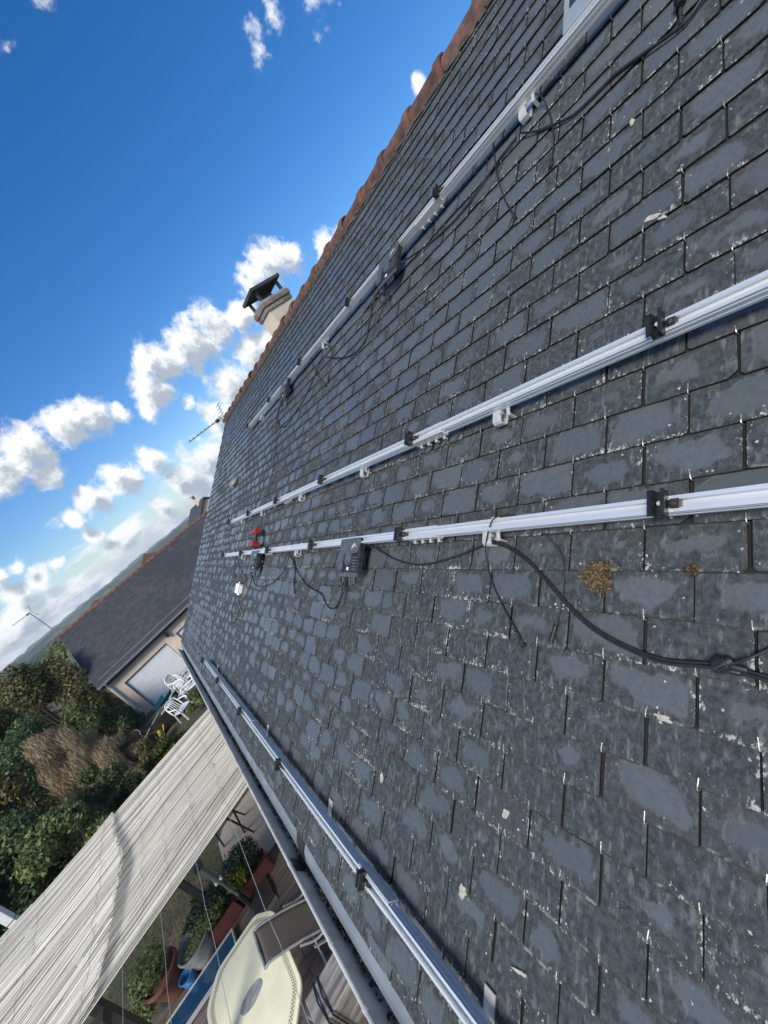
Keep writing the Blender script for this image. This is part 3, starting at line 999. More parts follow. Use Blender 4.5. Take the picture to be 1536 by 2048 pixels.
def build_chimney():
    cx, cy = 4.465, 6.835         # rendered stack behind the ridge
    w, l = 0.545, 0.43
    z0 = 4.9; zt = 6.52
    mb = MB().box((cx, cy, (z0 + zt) / 2), (w, l, zt - z0))
    st = obj('chimney', mb, M_RENDER, house, bevel=0.01)
    # two corbelled brick courses with mortar core
    for k, (ex, zb) in enumerate(((0.020, zt - 0.055), (0.038, zt + 0.022))):
        h = 0.070
        ww, ll = w + 2 * ex, l + 2 * ex
        obj('mortar_core', MB().box((cx, cy, zb + h / 2), (ww - 0.016, ll - 0.016, h)), M_MORTAR, st)
        bm = MB().box((0, 0, 0), (0.205, 0.10, h - 0.010)).mesh('brick'); bm.materials.append(M_BRICK)
        nb = 3
        for side in range(4):
            Lx = ww if side % 2 == 0 else ll
            bl = Lx / nb
            for i in range(nb):
                u = -Lx / 2 + bl * (i + 0.5)
                o = link('brick', bm, st)
                o.scale = ((bl - 0.012) / 0.205, 1, 1)
                if side == 0: o.location = (cx + u, cy - ll / 2 + 0.047, zb + h / 2)
                if side == 2: o.location = (cx + u, cy + ll / 2 - 0.047, zb + h / 2)
                if side == 1: o.location = (cx + ww / 2 - 0.047, cy + u, zb + h / 2); o.rotation_euler = (0, 0, PI / 2)
                if side == 3: o.location = (cx - ww / 2 + 0.047, cy + u, zb + h / 2); o.rotation_euler = (0, 0, PI / 2)
    obj('chimney_cap', MB().box((cx, cy, zt + 0.112), (w + 0.06, l + 0.06, 0.040)), M_CONC, st, bevel=0.008)
    for i in (-1, 1):
        for j in (-1, 1):
            obj('cowl_post', MB().bar((cx + i * 0.235, cy + j * 0.19, zt + 0.13), (cx + i * 0.235, cy + j * 0.19, zt + 0.375), 0.045), M_SOOT, st)
    ro = MB()
    a, b, zb = 0.325, 0.275, zt + 0.365
    n = 0.035
    vs = [(cx - a, cy - b, zb), (cx + a, cy - b, zb), (cx + a, cy + b, zb), (cx - a, cy + b, zb), (cx - a * 0.25, cy, zb + n), (cx + a * 0.25, cy, zb + n)]
    vs += [(x, y, z - 0.05) for x, y, z in vs]
    ro.add(vs, [(0, 1, 5, 4), (1, 2, 5), (2, 3, 4, 5), (3, 0, 4), (6, 10, 11, 7), (7, 11, 8), (8, 11, 10, 9), (9, 10, 6), (0, 6, 7, 1), (1, 7, 8, 2), (2, 8, 9, 3), (3, 9, 6, 0)])
    obj('cowl_roof', ro, M_SOOT, st)
    obj('flue_liner', MB().cyl((cx, cy, zt + 0.1), (cx, cy, zt + 0.22), 0.11, 16), M_SOOT, st)


build_chimney()


def build_vent_window():
    y0, y1, s0, s1 = SKY_Y0, SKY_Y1, SKY_S0, SKY_S1
    def roofbox(mb, sa, sb, ya, yb, na, nb):
        vs = [rp(s, y, n) for n in (na, nb) for s, y in ((sa, ya), (sb, ya), (sb, yb), (sa, yb))]
        mb.add(vs, [(0, 1, 2, 3), (7, 6, 5, 4), (0, 4, 5, 1), (1, 5, 6, 2), (2, 6, 7, 3), (3, 7, 4, 0)])
        return mb
    fr = MB()
    roofbox(fr, s0, s0 + 0.115, y0, y1, 0.0, 0.028)
    roofbox(fr, s1 - 0.06, s1, y0, y1, 0.0, 0.028)
    roofbox(fr, s0 + 0.115, s1 - 0.06, y1 - 0.025, y1, 0.0, 0.027)
    roofbox(fr, s0 + 0.115, s1 - 0.06, y0, y0 + 0.06, 0.0, 0.027)
    w = obj('roof_window', fr, pm('grey_flashing', (0.30, 0.35, 0.37), (0.24, 0.28, 0.30), 4, 0.45, 0.2), house, bevel=0.004)
    obj('panel', roofbox(MB(), s0 + 0.115, s1 - 0.06, y0 + 0.06, y1 - 0.025, 0.0, 0.022), M_GRILLE, w)
    y = y0 + 0.08
    while y < y1 - 0.05:
        obj('rib', roofbox(MB(), s0 + 0.14, s1 - 0.08, y, y + 0.014, 0.022, 0.036), M_GRILLE, w)
        y += 0.034
    # round vent cowl further along the roof
    v = MB()
    c = (0, 0, 0)
    v.lathe([(0.0, 0.105), (0.05, 0.102), (0.085, 0.088), (0.105, 0.062), (0.112, 0.045), (0.100, 0.040), (0.07, 0.035), (0.066, 0.0)], n=20)
    o = obj('roof_vent', v, M_VENT, house, smooth=50)
    o.location = rp(1.46, 6.86, 0.012); o.rotation_euler = (0, -0.25, 0)
    fl = MB().box((0, 0, 0), (0.28, 0.24, 0.008))
    f2 = obj('vent_flashing', fl, M_VENT, o)
    f2.matrix_parent_inverse = Matrix.Identity(4)
    f2.rotation_euler = (0, -PITCH + 0.25, 0)


build_vent_window()


def lichen_patches():
    r = random.Random(31)
    m = pm('pale_lichen', (0.46, 0.43, 0.35), (0.30, 0.285, 0.235), 60, 0.95, 0, 0.5, 150)
    for (y, s, ly, ls, a) in ((0.574, 1.215, 0.030, 0.010, 0.30), (0.545, 1.190, 0.014, 0.005, 0.3), (0.560, -0.208, 0.020, 0.008, 0.12), (1.745, -0.800, 0.012, 0.022, 0.1), (1.185, -0.925, 0.016, 0.024, 0.2), (0.634, 1.651, 0.008, 0.014, 0.0), (1.02, -0.62, 0.012, 0.016, 0.5), (0.94, -0.98, 0.030, 0.006, -0.3)):
        n = 14; pts = []
        for i in range(n):
            t = 2 * PI * i / n; k = r.uniform(0.7, 1.25)
            u, v = math.cos(t) * ly * k, math.sin(t) * ls * k
            pts.append((u * math.cos(a) - v * math.sin(a), u * math.sin(a) + v * math.cos(a)))
        mb = MB()
        nt = 0.0190
        mb.v = [tuple(rp(s + q[1], y + q[0], nt - 0.004)) for q in pts] + [tuple(rp(s + q[1] * 0.9, y + q[0] * 0.9, nt + 0.0006)) for q in pts]
        mb.f = [tuple(range(n, 2 * n))] + [(i, (i + 1) % n, n + (i + 1) % n, n + i) for i in range(n)]
        obj('lichen_patch', mb, m, roof)


lichen_patches()

# ------------------------------------------------------------------ mounting rails
RAIL_PROF = [(-.02, .062), (.02, .062), (.02, .072), (.0165, .074), (.0165, .078), (.02, .080), (.02, .091), (.0175, .093), (.0175, .097), (.02, .099), (.02, .104), (.010, .104), (.010, .1015), (.0150, .099), (.0150, .086), (-.0150, .086), (-.0150, .099), (-.010, .1015), (-.010, .104), (-.02, .104), (-.02, .099), (-.0175, .097), (-.0175, .093), (-.02, .091), (-.02, .080), (-.0165, .078), (-.0165, .074), (-.02, .072)]
Y_RAIL0, Y_RAIL1 = -1.3, 6.30
CLAMP_Y = [0.515, 1.665, 2.82, 3.97, 5.12]


def clamp_meshes():
    b = MB()
    # an upright channel lying across the rail: web, two fins, small feet
    b.box((0, 0, 0.1070), (0.064, 0.030, 0.005))
    b.box((0, -0.0135, 0.1215), (0.064, 0.0035, 0.027))
    b.box((0, 0.0085, 0.1200), (0.064, 0.0035, 0.024))
    b.box((0, 0.0145, 0.1305), (0.064, 0.0110, 0.003))
    b.box((0, -0.0165, 0.1355), (0.064, 0.0090, 0.003))
    m = b.mesh('mid_clamp'); m.materials.append(M_BLACK)
    bo = MB()
    bo.lathe([(0.0062, 0.109), (0.0062, 0.121), (0.0055, 0.1225), (0.0032, 0.1225), (0.0030, 0.118), (0.0, 0.118)], n=14)
    bm_ = bo.mesh('clamp_bolt'); bm_.materials.append(M_STEEL); bm_.shade_smooth(); bm_.set_sharp_from_angle(angle=0.6)
    nu = MB()
    nu.box((0, -0.028, 0.098), (0.024, 0.020, 0.016))
    nu.lathe([(0.009, 0.0), (0.009, 0.012), (0.005, 0.016), (0.0, 0.016)], (0, -0.026, 0.100), 12)
    nm = nu.mesh('channel_nut'); nm.materials.append(M_DARK)
    return m, bm_, nm


CM, CB, CN = clamp_meshes()


def bracket_meshes():
    """stainless strap: under the rail, over the slate edge and back up beneath the slate"""
    m = MB()
    m.strap([(0.02, 0.0595), (-0.046, 0.0595), (-0.058, 0.057), (-0.064, 0.049), (-0.064, 0.030), (-0.059, 0.0225), (-0.045, 0.0205), (0.05, 0.0215)], 0.042, 0.0045)
    a = m.mesh('roof_bracket'); a.materials.append(M_STEEL)
    k = MB()
    k.strap([(-0.021, 0.066), (-0.040, 0.0635), (-0.047, 0.058), (-0.049, 0.024)], 0.014, 0.004, y0=-0.042)
    k.cyl((-0.030, -0.006, 0.058), (-0.030, -0.006, 0.073), 0.0075, 6)
    b = k.mesh('bracket_clip'); b.materials.append(M_STEEL)
    return a, b


BM, BC = bracket_meshes()


def put(name, mesh, parent, loc, rot=(0, 0, 0)):
    o = bpy.data.objects.new(name, mesh)
    COL.objects.link(o); o.parent = parent
    o.location = loc; o.rotation_euler = rot
    return o


def rail(s, label, clamps, brackets, splice, shims=()):
    t = thing('mounting_rail', label, 'rail', rp(s, 2.5), ROOF_ROT, 'aluminium rails bolted across the slate roof')
    def L(y): return y - 2.5
    mb = MB().extrude(RAIL_PROF, 'y', L(Y_RAIL0), L(Y_RAIL1))
    obj('rail_profile', mb, M_ALU, t, local=True)
    for y in clamps:
        c = put('clamp', CM, t, (0, L(y), 0))
        put('clamp_bolt', CB, c, (0, -0.0025, 0))
        put('channel_nut', CN, c, (0, 0, 0))
    e = MB()
    e.box((0, L(Y_RAIL1) + 0.004, 0.083), (0.041, 0.008, 0.043)); e.box((0, L(Y_RAIL1) - 0.02, 0.122), (0.07, 0.004, 0.034)); e.box((0, L(Y_RAIL1) - 0.005, 0.108), (0.07, 0.034, 0.005))
    obj('end_clamp', e, M_BLACK, t, local=True)
    for y in brackets:
        b = put('roof_bracket', BM, t, (0, L(y), 0))
        put('bracket_clip', BC, b, (0, -0.02, 0))
    for y in splice:
        sp = MB()
        for sg in (-1, 1):
            sp.box((sg * 0.0228, L(y), 0.085), (0.005, 0.24, 0.032))
        sp.box((0, L(y), 0.0595), (0.05, 0.24, 0.004))
        o = obj('splice_sleeve', sp, M_ALU, t, local=True)
        for d in (-0.09, -0.03, 0.03, 0.09):
            bb = MB().cyl((-0.031, L(y) + d, 0.0), (-0.031, L(y) + d, 0.018), 0.0045, 8)
            bb.cyl((-0.031, L(y) + d, 0.012), (-0.031, L(y) + d, 0.019), 0.0085, 6)
            put('splice_bolt', (lambda q: (q.materials.append(M_STEEL), q)[1])(bb.mesh('splice_bolt')), o, (0, 0, 0.040))
    return t


rail(2.245, 'topmost silver rail, climbing steeply just below the ridge tiles', CLAMP_Y[1:], (1.10, 3.45, 5.70), (1.78,))
rail(0.767, 'second silver rail from the top, bare of inverters and crossing to the right edge', CLAMP_Y, (1.13, 2.27, 3.42, 4.70, 5.72), (1.55, 3.75))
rail(0.287, 'third silver rail from the top, with the red drill standing against it', CLAMP_Y, (1.14, 3.30, 5.3), (1.52, 4.1))
rail(-1.140, 'lowest silver rail, running along beside the zinc gutter', CLAMP_Y[1:], (1.04, 2.2, 3.42, 5.72), (1.60, 3.75))

# ------------------------------------------------------------------ micro-inverters
def inverter(s, y, label, flip=1):
    t = thing('micro_inverter', label, 'inverter', rp(s, y), ROOF_ROT, 'micro-inverters hung on the rails')
    W, H = 0.245, 0.205
    b = MB().box((-0.004, 0, 0.087), (H - 0.02, W - 0.02, 0.034))
    obj('casing', b, M_DARK, t, local=True, bevel=0.004)
    # top cover: full width above, an arm down the far side
    yy = W / 2; xx = H / 2
    poly = [(xx, -yy + 0.01), (xx, yy - 0.01), (xx - 0.01, yy), (-xx + 0.02, yy), (-xx + 0.02, yy - 0.05), (0.005, yy - 0.055), (0.012, yy - 0.075), (0.012, -yy + 0.06), (0.02, -yy + 0.02), (0.05, -yy), (xx - 0.01, -yy)]
    m = MB().extrude(poly, 'z', 0.105, 0.116)
    obj('top_cover', m, M_INV, t, local=True, bevel=0.002)
    ov = MB().lathe([(0.0, 0.122), (0.040, 0.122), (0.043, 0.119), (0.043, 0.100)], (-0.012, 0.0, 0), 24, 1.0, 0.72)
    obj('boss', ov, M_INV, t, local=True, smooth=40)
    for i in range(5):
        f = MB().box((-0.010 - i * 0.0165, -0.082, 0.109), (0.0085, 0.045, 0.012))
        obj('cooling_rib', f, M_INV, t, local=True, bevel=0.001)
    obj('label_sticker', MB().box((-0.072, 0.008, 0.1055), (0.018, 0.022, 0.002)), M_LABEL, t, local=True)
    obj('logo_print', MB().add([(x, y_, 0.1166) for x, y_ in ((0.035, -0.03), (0.05, -0.06), (0.062, -0.04), (0.058, -0.085), (0.074, -0.07), (0.055, -0.1), (0.045, -0.085))], [(0, 1, 2), (2, 1, 3), (2, 3, 4), (3, 5, 6)]), M_STEEL, t, local=True)
    obj('foot_bar', MB().box((-xx - 0.004, 0.0, 0.098), (0.024, W * 0.92, 0.014)), M_INV, t, local=True, bevel=0.002)
    for k in (-0.01, -0.04, -0.065):
        g = MB().cyl((-xx - 0.012, k, 0.090), (-xx - 0.050, k, 0.086), 0.009, 10)
        obj('cable_gland', g, M_DARK, t, local=True, smooth=50)
    cl = MB().bar((-xx - 0.0, yy - 0.06, 0.085), (-xx - 0.075, yy - 0.07, 0.078), 0.022, 0.020)
    obj('trunk_plug', cl, M_DARK, t, local=True, bevel=0.003)
    w = MB().tube(smooth_path([(-xx + 0.01, yy - 0.01, 0.09), (-xx - 0.04, yy + 0.012, 0.075), (-xx - 0.08, yy + 0.006, 0.05), (-xx - 0.095, yy - 0.03, 0.03)]), 0.004, 6)
    obj('pigtail', w, M_CABLE, t, local=True, smooth=60)
    return t


inverter(2.145, 2.19, 'larger-looking grey inverter on the topmost rail, bunch of black cables below it')
inverter(2.135, 4.46, 'small far grey inverter on the topmost rail, near its left end')
inverter(0.195, 2.19, 'grey inverter on the third rail, right of the red drill')
inverter(0.190, 4.46, 'grey inverter on the third rail, directly below the red drill')

# ------------------------------------------------------------------ cables
def roofpath(pts, n=0.020, k=6, ends=None):
    L = []
    for i, p in enumerate(pts):
        y, s = p[0], p[1]
        nn = p[2] if len(p) > 2 else n
        if nn < 0.05: nn += 0.0065          # lie on top of the slates
        L.append(rp(s, y, nn))
    return smooth_path(L, k)


def cable(pts, r, label, n=0.020, group=None, seg=8, name='cable', twin=False):
    path = roofpath(pts, n)
    mb = MB().tube(path, r, seg)
    if twin:
        mb.tube([p + UX * r * 1.8 + NN * 0.001 for p in path], r, seg)
    o = obj(name, mb, M_CABLE, None, smooth=60)
    return tag(o, label, 'cable', group or 'black cables lying on the slates')


def lead_end(o, a, b, name='plug'):
    """solar plug in the direction a->b at the end of a lead"""
    a = rp(a[1], a[0], a[2] if len(a) > 2 else 0.0275); b = rp(b[1], b[0], b[2] if len(b) > 2 else 0.0275)
    d = (b - a).normalized()
    mb = MB()
    mb.tube([a, a + d * 0.012, a + d * 0.013, a + d * 0.032, a + d * 0.033, a + d * 0.040, a + d * 0.041, a + d * 0.062], [0.004, 0.0055, 0.0070, 0.0070, 0.0050, 0.0050, 0.0064, 0.0056], 10)
    q = d.cross(NN).normalized()
    for sg in (-1, 1):
        mb.bar(a + d * 0.04 + q * sg * 0.009, a + d * 0.066 + q * sg * 0.007, 0.003)
    obj(name, mb, M_DARK, o, smooth=50)


def tee_plug(o, y, s, ang, name='tee_connector'):
    """screw-capped trunk tee"""
    t = MB()
    c = rp(s, y, 0.036)
    K = 0.66
    d = (UX * math.sin(ang) + Vector((0, 1, 0)) * math.cos(ang)).normalized(); q = d.cross(NN).normalized()
    t.tube([c - d * 0.034 * K, c - d * 0.022 * K, c - d * 0.021 * K, c + d * 0.018 * K, c + d * 0.019 * K, c + d * 0.034 * K], [0.014 * K, 0.017 * K, 0.023 * K, 0.023 * K, 0.017 * K, 0.0145 * K], 14)
    for i in range(12):
        a = i * PI / 6
        e = q * math.cos(a) + NN * math.sin(a)
        t.bar(c - d * 0.018 * K + e * 0.023 * K, c + d * 0.012 * K + e * 0.023 * K, 0.004)
    for k in (-0.010, 0.012):
        t.tube([c + d * k * K + q * 0.010 * K - NN * .006 * K, c + d * (k + 0.030) * K + q * 0.038 * K - NN * .012 * K, c + d * (k + 0.034) * K + q * 0.042 * K - NN * 0.012 * K], [0.010 * K, 0.011 * K, 0.009 * K], 8)
    obj(name, t, M_DARK, o, smooth=45)


TRUNK = 0.0042
c = cable([(0.20, -0.10), (0.30, -0.088), (0.391, -0.075), (0.452, -0.072), (0.554, -0.081), (0.65, -0.062), (0.734, -0.028), (0.797, 0.014), (0.869, 0.076), (0.97, 0.162), (1.062, 0.213), (1.13, 0.235, 0.028)], TRUNK, 'thick black double cable sweeping down from the third rail to the right edge', twin=True)
tee_plug(c, 0.432, -0.062, 2.5)
cable([(0.20, 0.11), (0.30, 0.03), (0.359, -0.020), (0.381, -0.038, 0.03), (0.415, -0.058, 0.03)], 0.0032, 'thin black cable running from the tee plug up to the right edge')
cable([(1.145, 0.235, 0.03), (1.215, 0.223), (1.391, 0.18), (1.605, 0.155), (1.831, 0.186), (2.06, 0.262, 0.05), (2.12, 0.26, 0.075)], TRUNK, 'black cable sagging below the third rail between its bracket and the grey inverter')
o = cable([(0.97, 0.31, 0.10), (1.01, 0.312, 0.1075), (1.062, 0.306, 0.108), (1.11, 0.262, 0.085), (1.165, 0.195, 0.03), (1.138, 0.099), (1.07, 0.005), (1.012, -0.062)], 0.0026, 'thin black lead arching over the third rail, left one of the near pair')
lead_end(o, (1.012, -0.062), (0.97, -0.12))
o = cable([(0.93, 0.275, 0.075), (0.905, 0.262, 0.06), (0.856, 0.209, 0.03), (0.836, 0.154), (0.836, 0.062), (0.852, -0.020)], 0.0026, 'thin black lead hanging below the third rail, right one of the near pair')
lead_end(o, (0.852, -0.020), (0.874, -0.09))

c = cable([(0.25, 1.93), (0.34, 1.90), (0.412, 1.872), (0.451, 1.848), (0.488, 1.845), (0.601, 1.889), (0.686, 1.92), (0.744, 1.922), (0.797, 1.923), (0.863, 1.934), (0.946, 1.986), (1.039, 2.054), (1.12, 2.125, 0.03)], 0.0055, 'thick black cable snaking from the top right corner to the topmost rail')
o = cable([(0.36, 2.16), (0.43, 2.06, 0.03), (0.468, 1.985, 0.03)], 0.0036, 'short black cable with a big plug hanging at the very top right')
tee_plug(o, 0.474, 1.945, 1.55, 'big_plug')
lead_end(o, (0.476, 1.915, 0.028), (0.481, 1.84, 0.024))
cable([(1.15, 2.13, 0.03), (1.279, 2.131), (1.444, 2.071), (1.6, 2.051), (1.827, 2.083), (2.04, 2.12, 0.04), (2.10, 2.11, 0.07)], 0.0055, 'black cable running under the topmost rail into its larger inverter')
o = cable([(1.07, 2.262, 0.07), (1.011, 2.199, 0.045), (0.978, 2.093), (0.958, 1.998), (0.945, 1.902), (0.951, 1.84)], 0.0032, 'thin black lead curling below the topmost rail, right one of the near pair')
lead_end(o, (0.951, 1.84), (0.957, 1.78))
o = cable([(1.10, 2.262, 0.108), (1.15, 2.27, 0.108), (1.23, 2.30, 0.07), (1.315, 2.33, 0.03), (1.301, 2.179), (1.262, 2.009), (1.207, 1.845), (1.158, 1.735)], 0.0032, 'thin black lead looping over the topmost rail, left one of the near pair')
lead_end(o, (1.158, 1.735), (1.13, 1.67))
cable([(2.20, 2.045, 0.085), (2.38, 2.09, 0.06), (2.51, 2.04, 0.03), (2.543, 1.938), (2.564, 1.837), (2.672, 1.791), (2.894, 1.833), (3.209, 1.974), (3.42, 2.085, 0.03)], 0.0055, 'black cable drooping from the larger upper inverter to the middle bracket')
cable([(2.23, 2.04, 0.085), (2.45, 2.11, 0.05), (2.60, 2.12), (2.704, 2.093), (2.64, 1.991), (2.551, 1.967), (2.474, 2.022, 0.035), (2.22, 2.04, 0.08)], 0.0032, 'small closed loop of black cable hanging below the larger upper inverter')
cable([(2.16, 2.04, 0.085), (2.26, 1.96, 0.05), (2.36, 1.93), (2.43, 1.86), (2.46, 1.79)], 0.0036, 'short dangling black cable end below the larger upper inverter')
cable([(3.47, 2.09, 0.03), (3.562, 2.084), (3.674, 1.974), (3.867, 1.84), (4.148, 1.755), (4.43, 1.705), (4.706, 1.798), (4.85, 1.95), (4.72, 2.03, 0.05), (4.50, 2.04, 0.085)], 0.0055, 'black cable drooping in a deep curve to the small far upper inverter')
o = cable([(3.52, 2.262, 0.07), (3.46, 2.235, 0.045), (3.281, 2.089), (3.248, 1.897), (3.255, 1.82)], 0.0032, 'thin black lead at the middle of the topmost rail, right one of the far pair')
lead_end(o, (3.255, 1.82), (3.262, 1.75))
o = cable([(3.70, 2.262, 0.108), (3.78, 2.29, 0.07), (3.803, 2.194), (3.55, 1.953), (3.33, 1.775)], 0.0032, 'thin black lead at the middle of the topmost rail, left one of the far pair')
lead_end(o, (3.33, 1.775), (3.26, 1.715))
cable([(4.50, 2.035, 0.085), (4.80, 1.98, 0.05), (4.90, 1.85), (4.72, 1.662), (4.653, 1.334), (4.66, 1.10), (4.70, 0.98), (4.74, 0.86), (4.73, 0.74), (4.77, 0.572), (4.775, 0.42), (4.74, 0.32, 0.05)], 0.0035, 'long thin black cable dropping straight down from the far upper inverter to the drill')
cable([(3.46, 0.25, 0.055), (3.50, 0.22, 0.04), (3.615, 0.126), (3.834, 0.015), (4.113, -0.045), (4.353, -0.062), (4.58, -0.045), (4.70, 0.03), (4.60, 0.08, 0.06), (4.53, 0.09, 0.085)], TRUNK, 'black cable slung between the two inverters of the third rail, left half')
cable([(3.44, 0.25, 0.055), (3.40, 0.18), (3.291, 0.106), (3.004, 0.001), (2.728, -0.042), (2.64, -0.09), (2.539, -0.125), (2.444, -0.1), (2.40, -0.03), (2.34, 0.04, 0.05), (2.25, 0.085, 0.08)], TRUNK, 'black cable slung between the two inverters of the third rail, right half')
o = cable([(3.50, 0.262, 0.07), (3.43, 0.20, 0.03), (3.361, 0.13), (3.335, 0.05)], 0.0026, 'short thin lead dangling between the lower inverters, left one')
lead_end(o, (3.335, 0.05), (3.31, -0.02))
o = cable([(3.46, 0.262, 0.07), (3.39, 0.18, 0.03), (3.327, 0.10), (3.29, -0.01)], 0.0026, 'short thin lead dangling between the lower inverters, right one')
lead_end(o, (3.29, -0.01), (3.27, -0.08))
cable([(4.48, 0.08, 0.085), (4.62, 0.05, 0.05), (4.76, -0.02), (4.80, -0.11)], 0.0036, 'short black cable hanging straight down from the inverter below the drill')
cable([(5.60, 0.262, 0.07), (5.58, 0.20, 0.03), (5.34, 0.082), (5.02, 0.015), (5.05, -0.04), (5.15, -0.09, 0.04)], 0.0036, 'black cable curling from the left rail end to the right side of the white box')
cable([(5.80, 0.262, 0.07), (5.78, 0.19, 0.03), (5.72, 0.07), (5.52, -0.04), (5.40, -0.09, 0.04)], 0.0036, 'black cable from the left rail end into the top of the white box')
cable([(5.263, -0.188, 0.035), (5.40, -0.30), (5.458, -0.409), (5.36, -0.51), (5.267, -0.531), (5.14, -0.47), (5.079, -0.405), (5.13, -0.30), (5.215, -0.195, 0.035)], 0.0035, 'black wire loop hanging below the white junction box')
o = cable([(4.845, -0.105), (4.95, -0.16), (5.076, -0.238), (5.18, -0.25), (5.10, -0.33), (4.90, -0.386), (4.98, -0.44), (5.06, -0.45)], 0.0032, 'yellow-green earth wire trailing beside the white junction box')
o.data.materials[0] = pm('earth_wire', (0.38, 0.36, 0.07), (0.16, 0.22, 0.06), 60, 0.5)

# small white junction box
jb = thing('junction_box', 'small white junction box lying on the slates below the drill', 'junction box', rp(-0.125, 5.22), ROOF_ROT)
obj('box_body', MB().box((0, 0, 0.036), (0.110, 0.150, 0.045)), M_WHITE, jb, local=True, bevel=0.006)
obj('lid', MB().box((0, 0, 0.064), (0.114, 0.154, 0.012)), M_WHITE, jb, local=True, bevel=0.004)
for k, (x, y) in enumerate(((0.05, 0.04), (-0.05, 0.02), (-0.05, -0.03))):
    obj('gland', MB().cyl((x, y, 0.038), (x * 1.5, y, 0.038), 0.011, 10), M_WHITE, jb, local=True, smooth=50)

# ------------------------------------------------------------------ cordless drill leaning on the third rail
dr = thing('drill', 'red cordless drill standing upright on its battery above the third rail', 'drill', rp(0.335, 4.58), ROOF_ROT)
dr.scale = (1.08, 1.08, 1.08)
hb = MB().tube([(0.165, 0.085, 0.10), (0.165, 0.06, 0.10), (0.165, 0.02, 0.10), (0.167, -0.05, 0.10), (0.167, -0.085, 0.10)], [0.020, 0.028, 0.032, 0.034, 0.028], 14)
obj('motor_housing', hb, M_RED, dr, local=True, smooth=50)
obj('chuck', MB().tube([(0.165, 0.085, 0.10), (0.165, 0.10, 0.10), (0.165, 0.135, 0.10), (0.165, 0.15, 0.10)], [0.021, 0.022, 0.017, 0.008], 12), M_DARK, dr, local=True, smooth=50)
obj('driver_bit', MB().cyl((0.165, 0.148, 0.10), (0.165, 0.235, 0.10), 0.0035, 6), M_STEEL, dr, local=True)
obj('handle', MB().tube([(0.15, -0.03, 0.10), (0.10, -0.038, 0.10), (0.05, -0.045, 0.10)], [0.021, 0.018, 0.020], 12), M_DARK, dr, local=True, smooth=50)
obj('trigger', MB().box((0.125, -0.008, 0.10), (0.026, 0.014, 0.014)), M_RED, dr, local=True, bevel=0.003)
obj('battery', MB().box((0.030, -0.025, 0.10), (0.052, 0.115, 0.075)), M_RED, dr, local=True, bevel=0.006)
obj('battery_base', MB().box((0.006, -0.025, 0.10), (0.020, 0.112, 0.072)), M_DARK, dr, local=True, bevel=0.004)

# ------------------------------------------------------------------ moss clumps and loose bits on the slates
def moss(y, s, rad, count, label, seed):
    r = random.Random(seed)
    mb = MB(); tint = []
    for i in range(count):
        a = r.uniform(0, 2 * PI); q = rad * (r.random() ** 0.85) * (1.35 if r.random() < 0.15 else 1)
        q *= 1 + 0.45 * math.sin(a * 3 + seed) * r.random()
        h = max(0.0, 1 - (q / rad)) * rad * 0.35
        p = rp(s + q * math.sin(a) * 1.0, y + q * math.cos(a), 0.0180 + r.uniform(0, h + 0.004))
        d = Vector((r.uniform(-1, 1), r.uniform(-1, 1), r.uniform(-0.2, 1))).normalized()
        e = d.cross(Vector((r.uniform(-1, 1), r.uniform(-1, 1), r.uniform(-1, 1)))).normalized()
        L = r.uniform(0.0025, 0.0075); w = r.uniform(0.0008, 0.0022)
        mb.add([p - d * L - e * w, p - d * L + e * w, p + d * L + e * w, p + d * L - e * w], [(0, 1, 2, 3)])
        tint.append(r.random() ** 1.6)
    m = mb.mesh('moss_clump'); attr(m, 'tint', tint)
    o = obj('moss_clump', m, MOSS_L)
    tag(o, label, 'moss')


MOSS_L = leaf_mat('dead_moss', (0.030, 0.022, 0.013), (0.20, 0.145, 0.080), 0.95, 0.05)
moss(0.728, 0.122, 0.040, 2300, 'round patch of dry brown moss on the slates below the third rail', 1)
moss(0.492, 0.143, 0.011, 320, 'tiny brown moss tuft on a slate edge near the right border', 2)
moss(1.663, -0.676, 0.008, 160, 'tiny orange-brown tuft on a slate joint between the lower two rails', 3)

